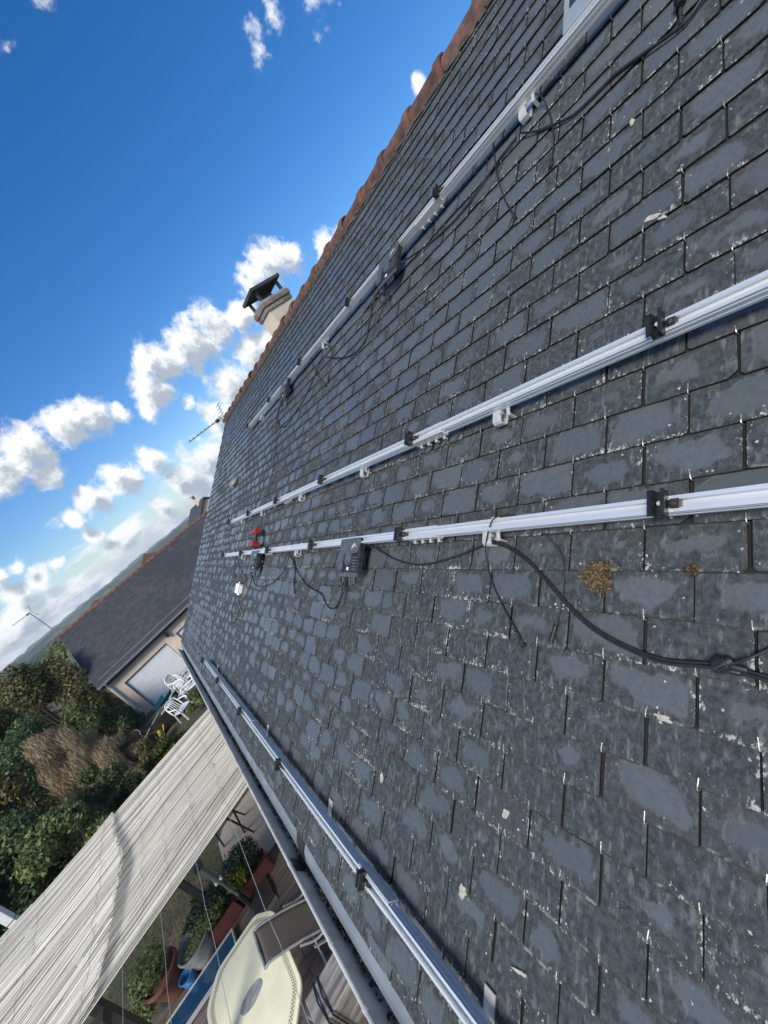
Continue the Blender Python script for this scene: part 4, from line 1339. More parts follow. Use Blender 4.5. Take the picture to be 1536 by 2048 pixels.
# ------------------------------------------------------------------ terrace behind the house
def build_terrace():
    base = MB().box((-1.85, 4.2, -0.06), (3.5, 5.9, 0.06))
    t = struct(obj('terrace', base, M_SOIL))
    r = random.Random(12)
    meshes = []
    for k in range(5):
        L = 1.75
        mb = MB()
        n = 6
        w = 0.062
        vs = []
        for i in range(n + 1):
            x = -L / 2 + L * i / n
            z = r.uniform(-0.0015, 0.0015)
            for (yy, zz) in ((-w, -0.02), (-w, 0.012), (-w + 0.004, 0.016), (w - 0.004, 0.016), (w, 0.012), (w, -0.02)):
                vs.append((x, yy + r.uniform(-0.0012, 0.0012), zz + z))
        fs = []
        for i in range(n):
            for j in range(6):
                fs.append((i * 6 + j, i * 6 + (j + 1) % 6, (i + 1) * 6 + (j + 1) % 6, (i + 1) * 6 + j))
        fs.append(tuple(range(5, -1, -1))); fs.append(tuple(n * 6 + j for j in range(6)))
        mb.add(vs, fs)
        m = mb.mesh('plank'); m.materials.append(M_PLANK); meshes.append(m)
    y = 1.4; k = 0
    while y < 7.08:
        for i, xc in enumerate((-1.0, -2.765)):
            o = link('plank', r.choice(meshes), t)
            o.location = (xc - (0.4 if k % 2 else 0) + r.uniform(-0.01, 0.01), y, -0.012 + r.uniform(-0.003, 0.003))
            o.rotation_euler = (r.uniform(-0.01, 0.01), 0, r.uniform(-0.003, 0.003))
        y += 0.131 + r.uniform(-0.001, 0.003); k += 1
    s = MB()
    s.extrude([(-2.44, 7.22), (-0.1, 7.22), (-0.1, 8.17), (-2.46, 8.17)], 'z', -0.1, 0.008)
    s.extrude([(-2.46, 8.19), (-0.1, 8.19), (-0.1, 9.05), (-1.6, 9.05), (-2.3, 8.95), (-2.46, 8.72)], 'z', -0.1, 0.006)
    struct(obj('pavement', s, M_SLAB, bevel=0.006))


build_terrace()

# ------------------------------------------------------------------ reed-covered shade
canopy = thing('reed_canopy', 'bleached reed canopy spread over dark posts below the gutter', 'canopy', (-2.6, 5.8, 0))


def near_y(x): return 4.62 + (x + 0.77) * 0.165
def seam_x(y): return -2.30 - 0.10 * ((y - 5.75) / 1.3) ** 2 - 0.03 * math.sin(y * 3)


def reed_mat(left, seed):
    r = random.Random(seed)
    mb = MB(); tint = []
    n = 345
    for lay in range(2):
        cnt = n if lay == 0 else 70
        for i in range(cnt):
            t = (i + r.uniform(-0.35, 0.35)) / n if lay == 0 else r.random()
            t = min(max(t, 0), 1)
            y_mid = near_y(-2.3) * (1 - t) + 7.22 * t
            if left:
                xs = [seam_x(y_mid) + r.uniform(-0.03, 0.035), -2.75, -3.4, -4.3, -5.2]
            else:
                xs = [-0.48 + r.uniform(-0.03, 0.02), -1.1, -1.7, -2.15, seam_x(y_mid) - 0.22]
            if lay == 1:
                a = r.random() * 0.5
                xs = [xs[0] + (xs[-1] - xs[0]) * (a + (1 - a) * q / 4 * r.uniform(0.9, 1.0)) for q in range(5)]
            rad = r.choice([0.0022, 0.0028, 0.0032, 0.0036, 0.0044])
            j0, j1 = r.uniform(-0.012, 0.012), r.uniform(-0.012, 0.012)
            dz = r.uniform(-0.005, 0.005) + (0.006 if lay else 0)
            pts = []
            for q, x in enumerate(xs):
                ny = near_y(x)
                y = ny * (1 - t) + 7.24 * t + j0 * (1 - q / 4) + j1 * q / 4
                z = 2.36 + dz + 0.012 * math.sin(t * 17 + x * 2) - 0.03 * math.sin(PI * t)
                if left:
                    z += 0.048 * max(0.0, 1 - abs(x + 2.3) / 0.7)
                    y += 0.0
                else:
                    dip = max(0.0, 1 - abs(x + 2.45) / 0.75)
                    z -= 0.055 * dip * math.sin(PI * min(1, t * 1.05)) + 0.01
                    pass
                pts.append((x, y, z))
            f0 = len(mb.f)
            mb.tube(pts, rad, 4, cap=True)
            v = r.uniform(0.0, 0.30) if r.random() < 0.14 else min(1.0, max(0.0, r.gauss(0.76, 0.17)))
            tint += [v] * (len(mb.f) - f0)
    m = mb.mesh('reed_mat'); attr(m, 'tint', tint)
    o = obj('reed_mat', m, M_REED, canopy); o['kind'] = 'stuff'
    # binding wires
    w = MB()
    xs = (-2.55, -2.95, -3.4, -3.85, -4.3) if left else (-0.75, -1.05, -1.4, -1.75, -2.05)
    for x in xs:
        pts = []
        for k in range(30):
            t = k / 29
            ny = near_y(x)
            pts.append((x + 0.02 * math.sin(k * 1.7) + r.uniform(-0.012, 0.012), ny * (1 - t) + 7.22 * t, 2.368 + 0.012 * math.sin(t * 17 + x * 2) - 0.03 * math.sin(PI * t) + (0.048 * max(0, 1 - abs(x + 2.3) / 0.7) if left else -0.055 * max(0, 1 - abs(x + 2.45) / 0.75) * math.sin(PI * t))))
        w.tube(pts, 0.0013, 4)
        for q in range(3):
            p = Vector(pts[r.randrange(3, 27)])
            w.tube([p, p + Vector((r.uniform(-.05, .05), r.uniform(-.03, .03), 0.012)), p + Vector((r.uniform(-.09, .09), r.uniform(-.05, .05), 0.004))], 0.0014, 4)
    obj('binding_wire', w, M_GREY_METAL, canopy)


reed_mat(False, 3)
reed_mat(True, 4)
for y, z in ((4.95, 2.25), (5.9, 2.12), (7.05, 2.27)):
    b = MB().bar((-0.25, y if y > 5 else near_y(-0.25) + 0.33, z), (-5.2, y if y > 5 else near_y(-5.2) + 0.33, z), 0.045, 0.07)
    obj('beam', b, M_IRON, canopy)
for x, y in ((-2.62, 4.62), (-2.6, 7.10), (-5.0, 4.1), (-5.0, 7.14)):
    obj('post', MB().bar((x, y, ground_z(x, y) - 0.2), (x, y, 2.27), 0.08), M_IRON, canopy)
for x in (-2.5,):
    obj('corner_bracket', MB().box((x - 0.02, near_y(x) - 0.04, 2.24), (0.14, 0.13, 0.09)), M_IRON, canopy, bevel=0.01)

for x, lab in ((-1.07, 'thin clothes line nearest the gutter, passing over the chair'), (-1.48, 'second thin clothes line from the gutter, passing over the table end'), (-1.87, 'third thin clothes line from the gutter, passing over the blue pane'), (-2.24, 'thin clothes line farthest from the gutter, over the dry lawn')):
    r = random.Random(int(-x * 100))
    pts = [(x + r.uniform(-0.006, 0.006), 4.72 - k * 0.25, 2.335 - 0.03 * math.sin(PI * k / 16)) for k in range(17)]
    o = obj('clothes_line', MB().tube(pts, 0.0019, 5), M_STRING)
    tag(o, lab, 'clothes line', 'clothes lines strung out from the canopy edge')

# ------------------------------------------------------------------ table
def rounded(w, l, ch, rr, n=5):
    """outline of a table with cut, softened corners, centred on 0"""
    P = [(w / 2, -l / 2 + ch), (w / 2, l / 2 - ch), (w / 2 - ch * 0.85, l / 2), (-w / 2 + ch * 0.85, l / 2), (-w / 2, l / 2 - ch), (-w / 2, -l / 2 + ch), (-w / 2 + ch * 0.85, -l / 2), (w / 2 - ch * 0.85, -l / 2)]
    out = []
    m = len(P)
    for i in range(m):
        a, b, c = Vector(P[i - 1]), Vector(P[i]), Vector(P[(i + 1) % m])
        p = b + (a - b).normalized() * rr; q = b + (c - b).normalized() * rr
        for k in range(n + 1):
            t = k / n
            out.append(tuple(p * (1 - t) ** 2 + b * 2 * t * (1 - t) + q * t * t))
    return out


tb = thing('garden_table', 'cream oblong garden table with a rope-pattern border and oval inlay', 'table', (-2.19, 4.83, 0))
o = obj('table_top', MB().extrude(rounded(0.99, 1.46, 0.24, 0.08), 'z', 0.715, 0.742), M_TABLE, tb, local=True, bevel=0.006)
bd = MB()
for inset, rr_ in ((0.055, 0.0135), (0.078, 0.0135)):
    ol = rounded(0.99 - inset * 2, 1.46 - inset * 2, 0.24 - inset * 0.4, 0.08)
    pts = [Vector((p[0], p[1], 0)) for p in ol]
    L = []
    for i in range(len(pts)):
        a, b = pts[i], pts[(i + 1) % len(pts)]
        L.append((a, b, (b - a).length))
    tot = sum(q[2] for q in L); N = int(tot / 0.026); acc = 0; idx = 0
    for k in range(N):
        d = tot * k / N
        while acc + L[idx][2] < d: acc += L[idx][2]; idx += 1
        a, b, l = L[idx]
        c = a + (b - a) * ((d - acc) / l); tdir = (b - a).normalized(); nd = Vector((-tdir.y, tdir.x, 0))
        ns = 8
        vs = []
        for e in (1.0, 0.62):
            for i in range(ns):
                th = 2 * PI * i / ns
                vs.append(c + tdir * math.cos(th) * 0.020 * (1 if e == 1 else 0.72) + nd * (math.sin(th) * rr_ * e + math.cos(th) * 0.004) + Vector((0, 0, 0.7425)))
        bd.add(vs, [(i, (i + 1) % ns, ns + (i + 1) % ns, ns + i) for i in range(ns)])
o = obj('printed_border', bd, M_ROPE, tb, local=True); o['kind'] = 'stuff'
inl = MB()
r = random.Random(3)
ring = [(0.145 * math.cos(a) * (1 + r.uniform(-.05, .05)), 0.088 * math.sin(a) * (1 + r.uniform(-.05, .05))) for a in [i * 2 * PI / 22 for i in range(22)]]
inl.extrude(ring, 'z', 0.7415, 0.7465)
inl.extrude([(x * 0.5, y * 0.5) for x, y in ring], 'z', 0.7466, 0.7485)
obj('oval_inlay', inl, M_STONE, tb, local=True)
for sx in (-1, 1):
    for sy in (-1, 1):
        obj('leg', MB().tube([(sx * 0.33, sy * 0.55, 0.715), (sx * 0.36, sy * 0.58, 0.35), (sx * 0.40, sy * 0.62, 0.005)], 0.022, 8), M_GREY_METAL, tb, local=True, smooth=60)
obj('apron', MB().box((0, 0, 0.69), (0.7, 1.15, 0.045)), M_GREY_METAL, tb, local=True)


def sling_chair(label, loc, rz):
    """recliner facing +x: top of its back at x = 0"""
    t = thing('sling_chair', label, 'chair', loc, (0, 0, rz))
    side = [(0.0, 0.975), (0.07, 0.965), (0.28, 0.815), (0.52, 0.60), (0.66, 0.47), (0.80, 0.425), (1.05, 0.44), (1.14, 0.43)]
    for sg in (-1, 1):
        p = smooth_path([(x, sg * 0.235, z) for x, z in side], 5)
        obj('frame_tube', MB().tube(p, 0.0145, 8), M_GREY_METAL, t, local=True, smooth=60)
        obj('rear_leg', MB().bar((0.40, sg * 0.25, 0.68), (0.16, sg * 0.25, 0.01), 0.028, 0.016), M_GREY_METAL, t, local=True)
        obj('front_leg', MB().bar((0.35, sg * 0.262, 0.62), (1.05, sg * 0.262, 0.01), 0.028, 0.016), M_GREY_METAL, t, local=True)
        arm = smooth_path([(0.30, sg * 0.285, 0.80), (0.45, sg * 0.30, 0.665), (0.72, sg * 0.30, 0.64), (0.90, sg * 0.30, 0.63)], 5)
        obj('armrest', MB().tube(arm, 0.013, 8), M_GREY_METAL, t, local=True, smooth=60)
    obj('top_bar', MB().tube([(0.0, -0.235, 0.975), (-0.008, 0, 0.978), (0.0, 0.235, 0.975)], 0.0155, 8), M_GREY_METAL, t, local=True, smooth=60)
    obj('stretcher', MB().bar((0.17, -0.27, 0.03), (0.17, 0.27, 0.03), 0.03, 0.014), M_GREY_METAL, t, local=True)
    def sheet(name, L, sag):
        mb = MB(); n = 8
        for i, (x, z) in enumerate(L):
            for k in range(n + 1):
                y = -0.228 + 0.456 * k / n
                mb.v.append((x, y, z - sag * math.sin(PI * k / n)))
        for i in range(len(L) - 1):
            for k in range(n):
                a = i * (n + 1) + k
                mb.f.append((a, a + 1, a + n + 2, a + n + 1))
        o = obj(name, mb, M_SLING, t, local=True, smooth=60)
        so = o.modifiers.new('thick', 'SOLIDIFY'); so.thickness = 0.004
    path = [tuple((p.x, p.z)) for p in smooth_path([(x, 0, z) for x, z in side], 4)]
    sheet('backrest', [p for p in path if p[0] < 0.60], 0.012)
    sheet('seat', [p for p in path if p[0] >= 0.585], 0.018)
    return t


sling_chair('taupe sling chair reclining over the near long side of the cream table', (-1.86, 4.83, 0), 0.0)

fs = thing('footstool', 'low grey sling footstool tucked beyond the far end of the cream table', 'footstool', (-2.42, 5.80, 0), (0, 0, 0.0))
for sy in (-1, 1):
    obj('frame_tube', MB().tube(smooth_path([(-0.32, sy * 0.2, 0.30), (-0.26, sy * 0.2, 0.40), (0.0, sy * 0.2, 0.385), (0.26, sy * 0.2, 0.40), (0.33, sy * 0.2, 0.36)], 4), 0.014, 8), M_GREY_METAL, fs, local=True, smooth=60)
    for sx in (-1, 1):
        obj('leg', MB().bar((sx * 0.2, sy * 0.215, 0.39), (-sx * 0.2, sy * 0.215, 0.0), 0.026, 0.014), M_GREY_METAL, fs, local=True)
sm = MB()
for i in range(9):
    for k in range(7):
        sm.v.append((-0.27 + 0.54 * i / 8, -0.195 + 0.39 * k / 6, 0.392 - 0.02 * math.sin(PI * i / 8) - 0.012 * math.sin(PI * k / 6)))
for i in range(8):
    for k in range(6):
        a = i * 7 + k
        sm.f.append((a, a + 1, a + 8, a + 7))
o = obj('sling', sm, M_SLING, fs, local=True, smooth=60)
so = o.modifiers.new('thick', 'SOLIDIFY'); so.thickness = 0.004

# ------------------------------------------------------------------ leaves
def leaf_mesh(name, lumps, count, size, seed, aspect=0.55, droop=0.0, shell=0.55, strands=False):
    """many small leaves through the volume of a set of ellipsoid lumps (x,y,z,rx,ry,rz)"""
    g = np.random.default_rng(seed)
    Ls = np.array(lumps, dtype=float)
    vol = Ls[:, 3] * Ls[:, 4] * Ls[:, 5]
    w = vol ** 0.75; w = w / w.sum()
    idx = g.choice(len(Ls), size=count, p=w)
    d = g.normal(size=(count, 3)); d /= np.linalg.norm(d, axis=1)[:, None]
    rad = shell + (1 - shell) * g.random(count) ** 0.8
    rad *= np.where(g.random(count) < 0.10, g.uniform(1.0, 1.22, count), 1.0)
    c = Ls[idx, :3] + d * rad[:, None] * Ls[idx, 3:6]
    keep = c[:, 2] > 0.02
    c = c[keep]; d = d[keep]; n = len(c)
    nrm = d * 0.7 + g.normal(size=(n, 3)) * 0.55 + np.array([0, 0, 0.5])
    nrm /= np.linalg.norm(nrm, axis=1)[:, None]
    if strands:
        a = np.stack([g.normal(size=n) * 0.35, g.normal(size=n) * 0.35, np.abs(g.normal(size=n)) + 0.6], 1)
    else:
        a = g.normal(size=(n, 3)) + d * 0.6 - np.array([0, 0, droop])
        a -= nrm * (a * nrm).sum(1)[:, None]
    a /= np.linalg.norm(a, axis=1)[:, None]
    b = np.cross(nrm, a); b /= (np.linalg.norm(b, axis=1)[:, None] + 1e-9)
    s = size * (0.35 + 1.05 * g.random(n) ** 1.4)[:, None]
    v = np.empty((n, 4, 3))
    v[:, 0] = c - a * s
    v[:, 1] = c + b * s * aspect - a * s * 0.1
    v[:, 2] = c + a * s
    v[:, 3] = c - b * s * aspect - a * s * 0.1
    m = bpy.data.meshes.new(name)
    m.vertices.add(n * 4); m.loops.add(n * 4); m.polygons.add(n)
    m.vertices.foreach_set('co', v.reshape(-1).astype(np.float32))
    m.loops.foreach_set('vertex_index', np.arange(n * 4, dtype=np.int32))
    m.polygons.foreach_set('loop_start', np.arange(0, n * 4, 4, dtype=np.int32))
    m.update(calc_edges=True)
    clump = np.sin(c[:, 0] * 3.1 + seed) * np.sin(c[:, 1] * 2.7) * np.sin(c[:, 2] * 3.3 + 1)
    tint = np.clip(0.34 + 0.24 * clump + g.normal(size=n) * 0.20 + 0.25 * (g.random(n) < 0.06), 0, 1)
    attr(m, 'tint', tint)
    return m


def crown_lumps(rx, ry, h, seed, k=11, base=0.12):
    r = random.Random(seed)
    L = []
    for i in range(k):
        a = r.uniform(0, 2 * PI); q = math.sqrt(r.random()) * 0.75
        t = r.uniform(0.12, 0.86)
        taper = 1.0 - 0.55 * max(0, t - 0.35)
        sz = r.uniform(0.30, 0.50)
        L.append((math.cos(a) * q * rx * taper, math.sin(a) * q * ry * taper, h * (base + (1 - base) * t), rx * sz, ry * sz, h * sz * 0.42))
    return L


def bush(name, label, cat, x, y, rx, ry, h, mat, count, size, seed, group=None, strands=False, aspect=0.5, z=None, stems=4):
    zz = ground_z(x, y) - 0.03 if z is None else z
    t = thing(name, label, cat, (x, y, zz), (0, 0, 0), group)
    m = leaf_mesh('foliage', crown_lumps(rx, ry, h, seed), count, size, seed, aspect, 0.2, 0.35 if strands else 0.5, strands)
    obj('foliage', m, mat, t, local=True)
    if stems:
        s = MB(); r = random.Random(seed)
        for i in range(stems):
            a = r.uniform(0, 2 * PI)
            p = [(0.08 * rx * math.cos(a), 0.08 * ry * math.sin(a), 0), (0.25 * rx * math.cos(a), 0.25 * ry * math.sin(a), h * 0.4), (0.5 * rx * math.cos(a + 0.3), 0.5 * ry * math.sin(a + 0.3), h * 0.85)]
            s.tube(p, [0.035 * h / 2.5, 0.022 * h / 2.5, 0.006], 6)
        obj('trunk' if h > 1.5 else 'stem', s, M_BARK, t, local=True)
    return t


GB = 'trees and bushes along the garden edge'
bush('tree', 'tall olive-green tree, second from the garage roof along the skyline', 'tree', -6.35, 24.3, 1.75, 1.6, 5.25, L_OLIVE, 14300, 0.085, 21, GB)
bush('tree', 'slim olive tree squeezed against the left end of the garage roof', 'tree', -5.35, 23.9, 1.0, 0.9, 4.9, L_OLIVE, 9750, 0.07, 20, GB)
bush('tree', 'tall mid-green tree at the skyline left of the olive one', 'tree', -9.1, 25.5, 2.3, 2.0, 5.35, L_MID, 15600, 0.095, 22, GB)
bush('tree', 'dark tree at the left picture edge below the horizon', 'tree', -12.6, 27.0, 2.8, 2.2, 5.2, L_DARK, 15600, 0.11, 23, GB)
bush('tree', 'rust-tinged small tree poking above the skyline beside the far hills', 'tree', -8.0, 28.5, 1.1, 1.1, 5.75, L_FERN, 3200, 0.085, 24, GB)
bush('bush', 'dark green bush in the middle of the tall hedge left of the garage', 'bush', -7.1, 20.6, 1.6, 1.4, 4.1, L_DARK, 13000, 0.075, 25, GB)
bush('bush', 'broad mid-green bush at the left edge below the skyline', 'bush', -9.6, 21.0, 2.0, 1.6, 4.5, L_MID, 14300, 0.08, 26, GB)
bush('bush', 'light green bush under the lower left corner of the garage roof', 'bush', -5.35, 21.0, 0.95, 0.9, 2.75, L_MID, 8450, 0.06, 27, GB)
bush('bush', 'dark drooping bush in front of the garage wall corner', 'bush', -4.55, 21.2, 0.75, 0.8, 2.0, L_DARK, 7150, 0.06, 28, GB)
bush('dry_grass', 'tall dry straw-coloured shrub, the palest in the hedge', 'dry shrub', -5.05, 17.5, 0.85, 0.8, 2.75, L_DRY, 14000, 0.10, 31, GB, True, 0.06)
bush('dry_grass', 'brown dry shrub left of the palest straw-coloured one', 'dry shrub', -5.95, 18.3, 0.95, 0.9, 3.1, L_DRY, 15600, 0.11, 32, GB, True, 0.06)
bush('dry_grass', 'low brown dry tangle beside the heap of garden junk', 'dry shrub', -4.55, 17.7, 0.7, 0.8, 1.7, L_DRY, 10400, 0.09, 33, GB, True, 0.05)
bush('bush', 'grey-green bush left of the dry shrubs', 'bush', -7.2, 18.2, 1.1, 0.9, 3.2, L_OLIVE, 9750, 0.07, 34, GB)
bush('bush', 'dark green conifer-like bush just beyond the canopy', 'bush', -6.2, 13.6, 1.15, 1.0, 2.55, L_DARK, 12350, 0.065, 35, GB)
bush('bush', 'green bush hugging the canopy far edge', 'bush', -5.1, 12.6, 0.95, 0.8, 1.85, L_MID, 10400, 0.055, 36, GB)
bush('bush', 'dark bush at the left edge beside the white pole', 'bush', -7.7, 12.6, 1.3, 1.1, 2.7, L_DARK, 12350, 0.07, 37, GB)
bush('bush', 'mid-green feathery bush between the dry shrubs and canopy', 'bush', -4.7, 14.6, 0.95, 0.8, 1.75, L_MID, 9750, 0.055, 38, GB)
bush('bush', 'dark low bush right behind the white pole', 'bush', -5.5, 10.6, 0.9, 0.7, 1.5, L_DARK, 9100, 0.055, 39, GB)
bush('bush', 'small yellow-green bush below the rusty pipes', 'bush', -3.75, 16.3, 0.6, 0.5, 0.85, L_OLIVE, 4200, 0.05, 40, GB)
bush('bush', 'low green plant strip along the canopy edge near the junk heap', 'bush', -3.3, 15.2, 0.7, 0.45, 0.6, L_BRIGHT, 3500, 0.045, 41, GB)
bush('bush', 'green shrub beside the white plastic chairs', 'bush', -1.75, 15.9, 0.4, 0.4, 0.85, L_MID, 3000, 0.045, 42, GB)

# ------------------------------------------------------------------ lawn
def build_lawn():
    g = np.random.default_rng(5)
    n = 26000
    x = g.uniform(-6.2, -1.2, n); y = g.uniform(7.05, 13.0, n)
    k = ~((x > -2.5) & (y > 7.1) & (y < 9.1))
    x, y = x[k], y[k]; n = len(x)
    den = np.sin(x * 2.3 + 1) * np.sin(y * 1.9) + g.normal(size=n) * 0.5
    k = den > -0.55
    x, y = x[k], y[k]; n = len(x)
    z = np.array([ground_z(a, b) for a, b in zip(x, y)]) - 0.03
    h = g.uniform(0.03, 0.085, n); a = g.uniform(0, 2 * PI, n); w = g.uniform(0.003, 0.006, n)
    lean = g.normal(size=(n, 2)) * 0.035
    v = np.empty((n, 3, 3))
    v[:, 0] = np.stack([x - np.cos(a) * w, y - np.sin(a) * w, z], 1)
    v[:, 1] = np.stack([x + np.cos(a) * w, y + np.sin(a) * w, z], 1)
    v[:, 2] = np.stack([x + lean[:, 0], y + lean[:, 1], z + h], 1)
    m = bpy.data.meshes.new('grass')
    m.vertices.add(n * 3); m.loops.add(n * 3); m.polygons.add(n)
    m.vertices.foreach_set('co', v.reshape(-1).astype(np.float32))
    m.loops.foreach_set('vertex_index', np.arange(n * 3, dtype=np.int32))
    m.polygons.foreach_set('loop_start', np.arange(0, n * 3, 3, dtype=np.int32))
    m.update(calc_edges=True)
    attr(m, 'tint', np.clip(0.45 + 0.35 * np.sin(x * 1.7) * np.sin(y * 2.1 + 2) + g.normal(size=n) * 0.2, 0, 1))
    o = obj('grass', m, L_GRASS)
    tag(o, 'half dry grass of the lawn between planters and canopy', 'grass', kind='stuff')


build_lawn()

# ------------------------------------------------------------------ planters and pots on the terrace
def trough(x, y, L, label, mats, seed):
    t = thing('planter', label, 'planter', (x, y, 0.01), (0, 0, 0), 'red trough planters on the terrace edge')
    b = MB()
    w, h = 0.22, 0.22
    for (cx, cy, sx, sy) in ((0, -w / 2, L, 0.016), (0, w / 2, L, 0.016), (-L / 2, 0, 0.016, w), (L / 2, 0, 0.016, w)):
        b.box((cx, cy, h / 2), (sx, sy, h))
        b.box((cx, cy, h - 0.012), (sx + 0.02, sy + 0.02, 0.024))
    b.box((0, 0, 0.02), (L, w, 0.02))
    obj('trough', b, M_TROUGH, t, local=True)
    obj('soil', MB().box((0, 0, h - 0.05), (L - 0.02, w - 0.02, 0.03)), M_SOIL, t, local=True)
    for i, (mat, lumps, cnt, sz) in enumerate(mats):
        obj('foliage', leaf_mesh('foliage', lumps, cnt, sz, seed + i), mat, t, local=True)
    s = MB()
    r = random.Random(seed)
    for i in range(7):
        xx = r.uniform(-L / 2 + 0.05, L / 2 - 0.05)
        s.tube([(xx, 0, 0.15), (xx + r.uniform(-.03, .03), r.uniform(-.03, .03), 0.42)], [0.006, 0.003], 5)
    obj('stem', s, M_BARK, t, local=True)


trough(-2.03, 6.98, 0.56, 'red trough planter with glossy box and yellow-green tips, nearer the gutter', [(L_GLOSS, [(0.06, 0.05, 0.42, 0.24, 0.20, 0.20), (-0.16, 0.10, 0.40, 0.20, 0.20, 0.19), (0.18, 0.12, 0.40, 0.16, 0.20, 0.18), (-0.02, 0.22, 0.42, 0.24, 0.18, 0.16)], 3600, 0.021), (L_BRIGHT, [(-0.05, -0.12, 0.40, 0.13, 0.07, 0.12), (-0.22, -0.06, 0.36, 0.08, 0.07, 0.09)], 700, 0.032)], 51)
trough(-2.66, 7.00, 0.58, 'red trough planter with dull green foliage, farther from the gutter', [(L_GLOSS, [(0.12, 0.10, 0.40, 0.22, 0.18, 0.17), (-0.12, 0.14, 0.38, 0.22, 0.18, 0.16)], 2200, 0.021), (L_MID, [(0.0, -0.05, 0.34, 0.26, 0.10, 0.12)], 900, 0.024)], 54)
bush('seedling', 'small bright yellow-green plant on the lawn behind the planters', 'plant', -2.85, 7.72, 0.17, 0.15, 0.42, L_BRIGHT, 420, 0.03, 61, stems=2)
bush('seedling', 'low yellow-green weed beside the round pot', 'plant', -3.18, 7.45, 0.16, 0.14, 0.30, L_BRIGHT, 260, 0.03, 62, stems=2)

rpot = thing('round_planter', 'wide grey round planter filled with short green growth', 'planter', (-3.02, 7.02, 0))
obj('pot_body', MB().lathe([(0.19, 0.0), (0.225, 0.10), (0.245, 0.26), (0.26, 0.29), (0.26, 0.315), (0.24, 0.315), (0.232, 0.27), (0.0, 0.26)], n=28), M_GREYPOT, rpot, local=True, smooth=40)
obj('foliage', leaf_mesh('foliage', [(0, 0, 0.27, 0.215, 0.215, 0.028)], 1500, 0.016, 63), L_MID, rpot, local=True)
tp = thing('terracotta_pot', 'large terracotta pot with a leafy plant left of the round planter', 'pot', (-3.50, 7.12, 0))
obj('pot_body', MB().lathe([(0.16, 0.0), (0.19, 0.1), (0.25, 0.32), (0.275, 0.34), (0.275, 0.39), (0.25, 0.39), (0.24, 0.33), (0.0, 0.32)], n=26), M_POT, tp, local=True, smooth=40)
obj('foliage', leaf_mesh('foliage', [(-0.05, 0.05, 0.52, 0.30, 0.26, 0.18), (-0.22, 0.1, 0.40, 0.2, 0.2, 0.14), (-0.35, -0.05, 0.3, 0.22, 0.2, 0.16)], 2600, 0.028, 64), L_MID, tp, local=True)
bb = thing('blue_tub', 'small blue plastic tub wedged between the round planter and terracotta pot', 'tub', (-3.27, 6.87, 0.0))
obj('tub_body', MB().lathe([(0.085, 0.0), (0.105, 0.17), (0.112, 0.17), (0.112, 0.185), (0.098, 0.185), (0.08, 0.02), (0.0, 0.02)], n=18), M_BLUE, bb, local=True, smooth=40)

# long glazed frame lying on the planks
gp = thing('glazed_frame', 'long narrow blue pane with silver edges lying beside the planters', 'pane', (-3.45, 6.57, 0.012))
gm, T, b = new_mat('blue_glass')
b.inputs['Base Color'].default_value = (0.010, 0.050, 0.110, 1)
b.inputs['Roughness'].default_value = 0.06
b.inputs['Specular IOR Level'].default_value = 0.9
obj('pane', MB().box((0, 0, 0.055), (1.72, 0.34, 0.012)), gm, gp, local=True)
obj('pale_patch', MB().extrude([(-0.72, -0.15), (-0.42, -0.16), (-0.36, -0.05), (-0.44, 0.05), (-0.40, 0.13), (-0.74, 0.15)], 'z', 0.0615, 0.0635), pm('painted_sky_reflection', (0.30, 0.44, 0.50), (0.20, 0.33, 0.42), 14, 0.4), gp, local=True)  # pale plate painted in as sky reflected on the glass
for sy in (-1, 1):
    obj('edge_strip', MB().box((0, sy * 0.178, 0.045), (1.76, 0.018, 0.05)), M_ALU, gp, local=True)
for sx in (-1, 1):
    obj('end_strip', MB().box((sx * 0.871, 0, 0.045), (0.018, 0.338, 0.05)), M_ALU, gp, local=True)

# parasol foot
pf = thing('parasol_stand', 'green-grey parasol pole standing in a black socket on a slab foot', 'parasol stand', (-2.24, 6.77, 0.0))
obj('foot_slab', MB().box((0.17, -0.1, 0.036), (0.34, 0.46, 0.04)), M_IRON, pf, local=True, bevel=0.008)
obj('socket', MB().cyl((0, 0, 0.02), (0, 0, 0.30), 0.038, 14), M_BLACK, pf, local=True, smooth=50)
obj('pole', MB().cyl((0, 0, 0.28), (0, 0, 0.72), 0.023, 12), M_POLE, pf, local=True, smooth=50)
obj('upper_tube', MB().cyl((0, 0, 0.68), (0, 0, 1.06), 0.040, 12), M_POLE, pf, local=True, smooth=50)
obj('clamp_collar', MB().box((0, 0, 0.70), (0.11, 0.06, 0.04)), M_WHITE, pf, local=True, bevel=0.006)
obj('top_knob', MB().box((0, 0, 1.085), (0.13, 0.13, 0.05)), M_DARK, pf, local=True, bevel=0.012)

# dark folding frame under the canopy edge
ff = thing('folding_frame', 'dark folding metal frame standing on the gravel slab below the canopy', 'frame', (-1.95, 7.9, 0))
for a, b_ in (((-1.58, 6.97, 1.2), (-1.85, 8.57, 0.01)), ((-1.67, 6.92, 1.2), (-1.83, 7.94, 0.01)), ((-1.85, 6.9, 1.2), (-2.37, 8.47, 0.01)), ((-1.50, 6.80, 1.2), (-1.97, 8.19, 0.01))):
    obj('leg', MB().tube([a, b_], 0.016, 8), M_IRON, ff, smooth=60)
obj('top_bar', MB().tube([(-1.48, 6.86, 1.2), (-1.9, 6.92, 1.2)], 0.016, 8), M_IRON, ff, smooth=60)

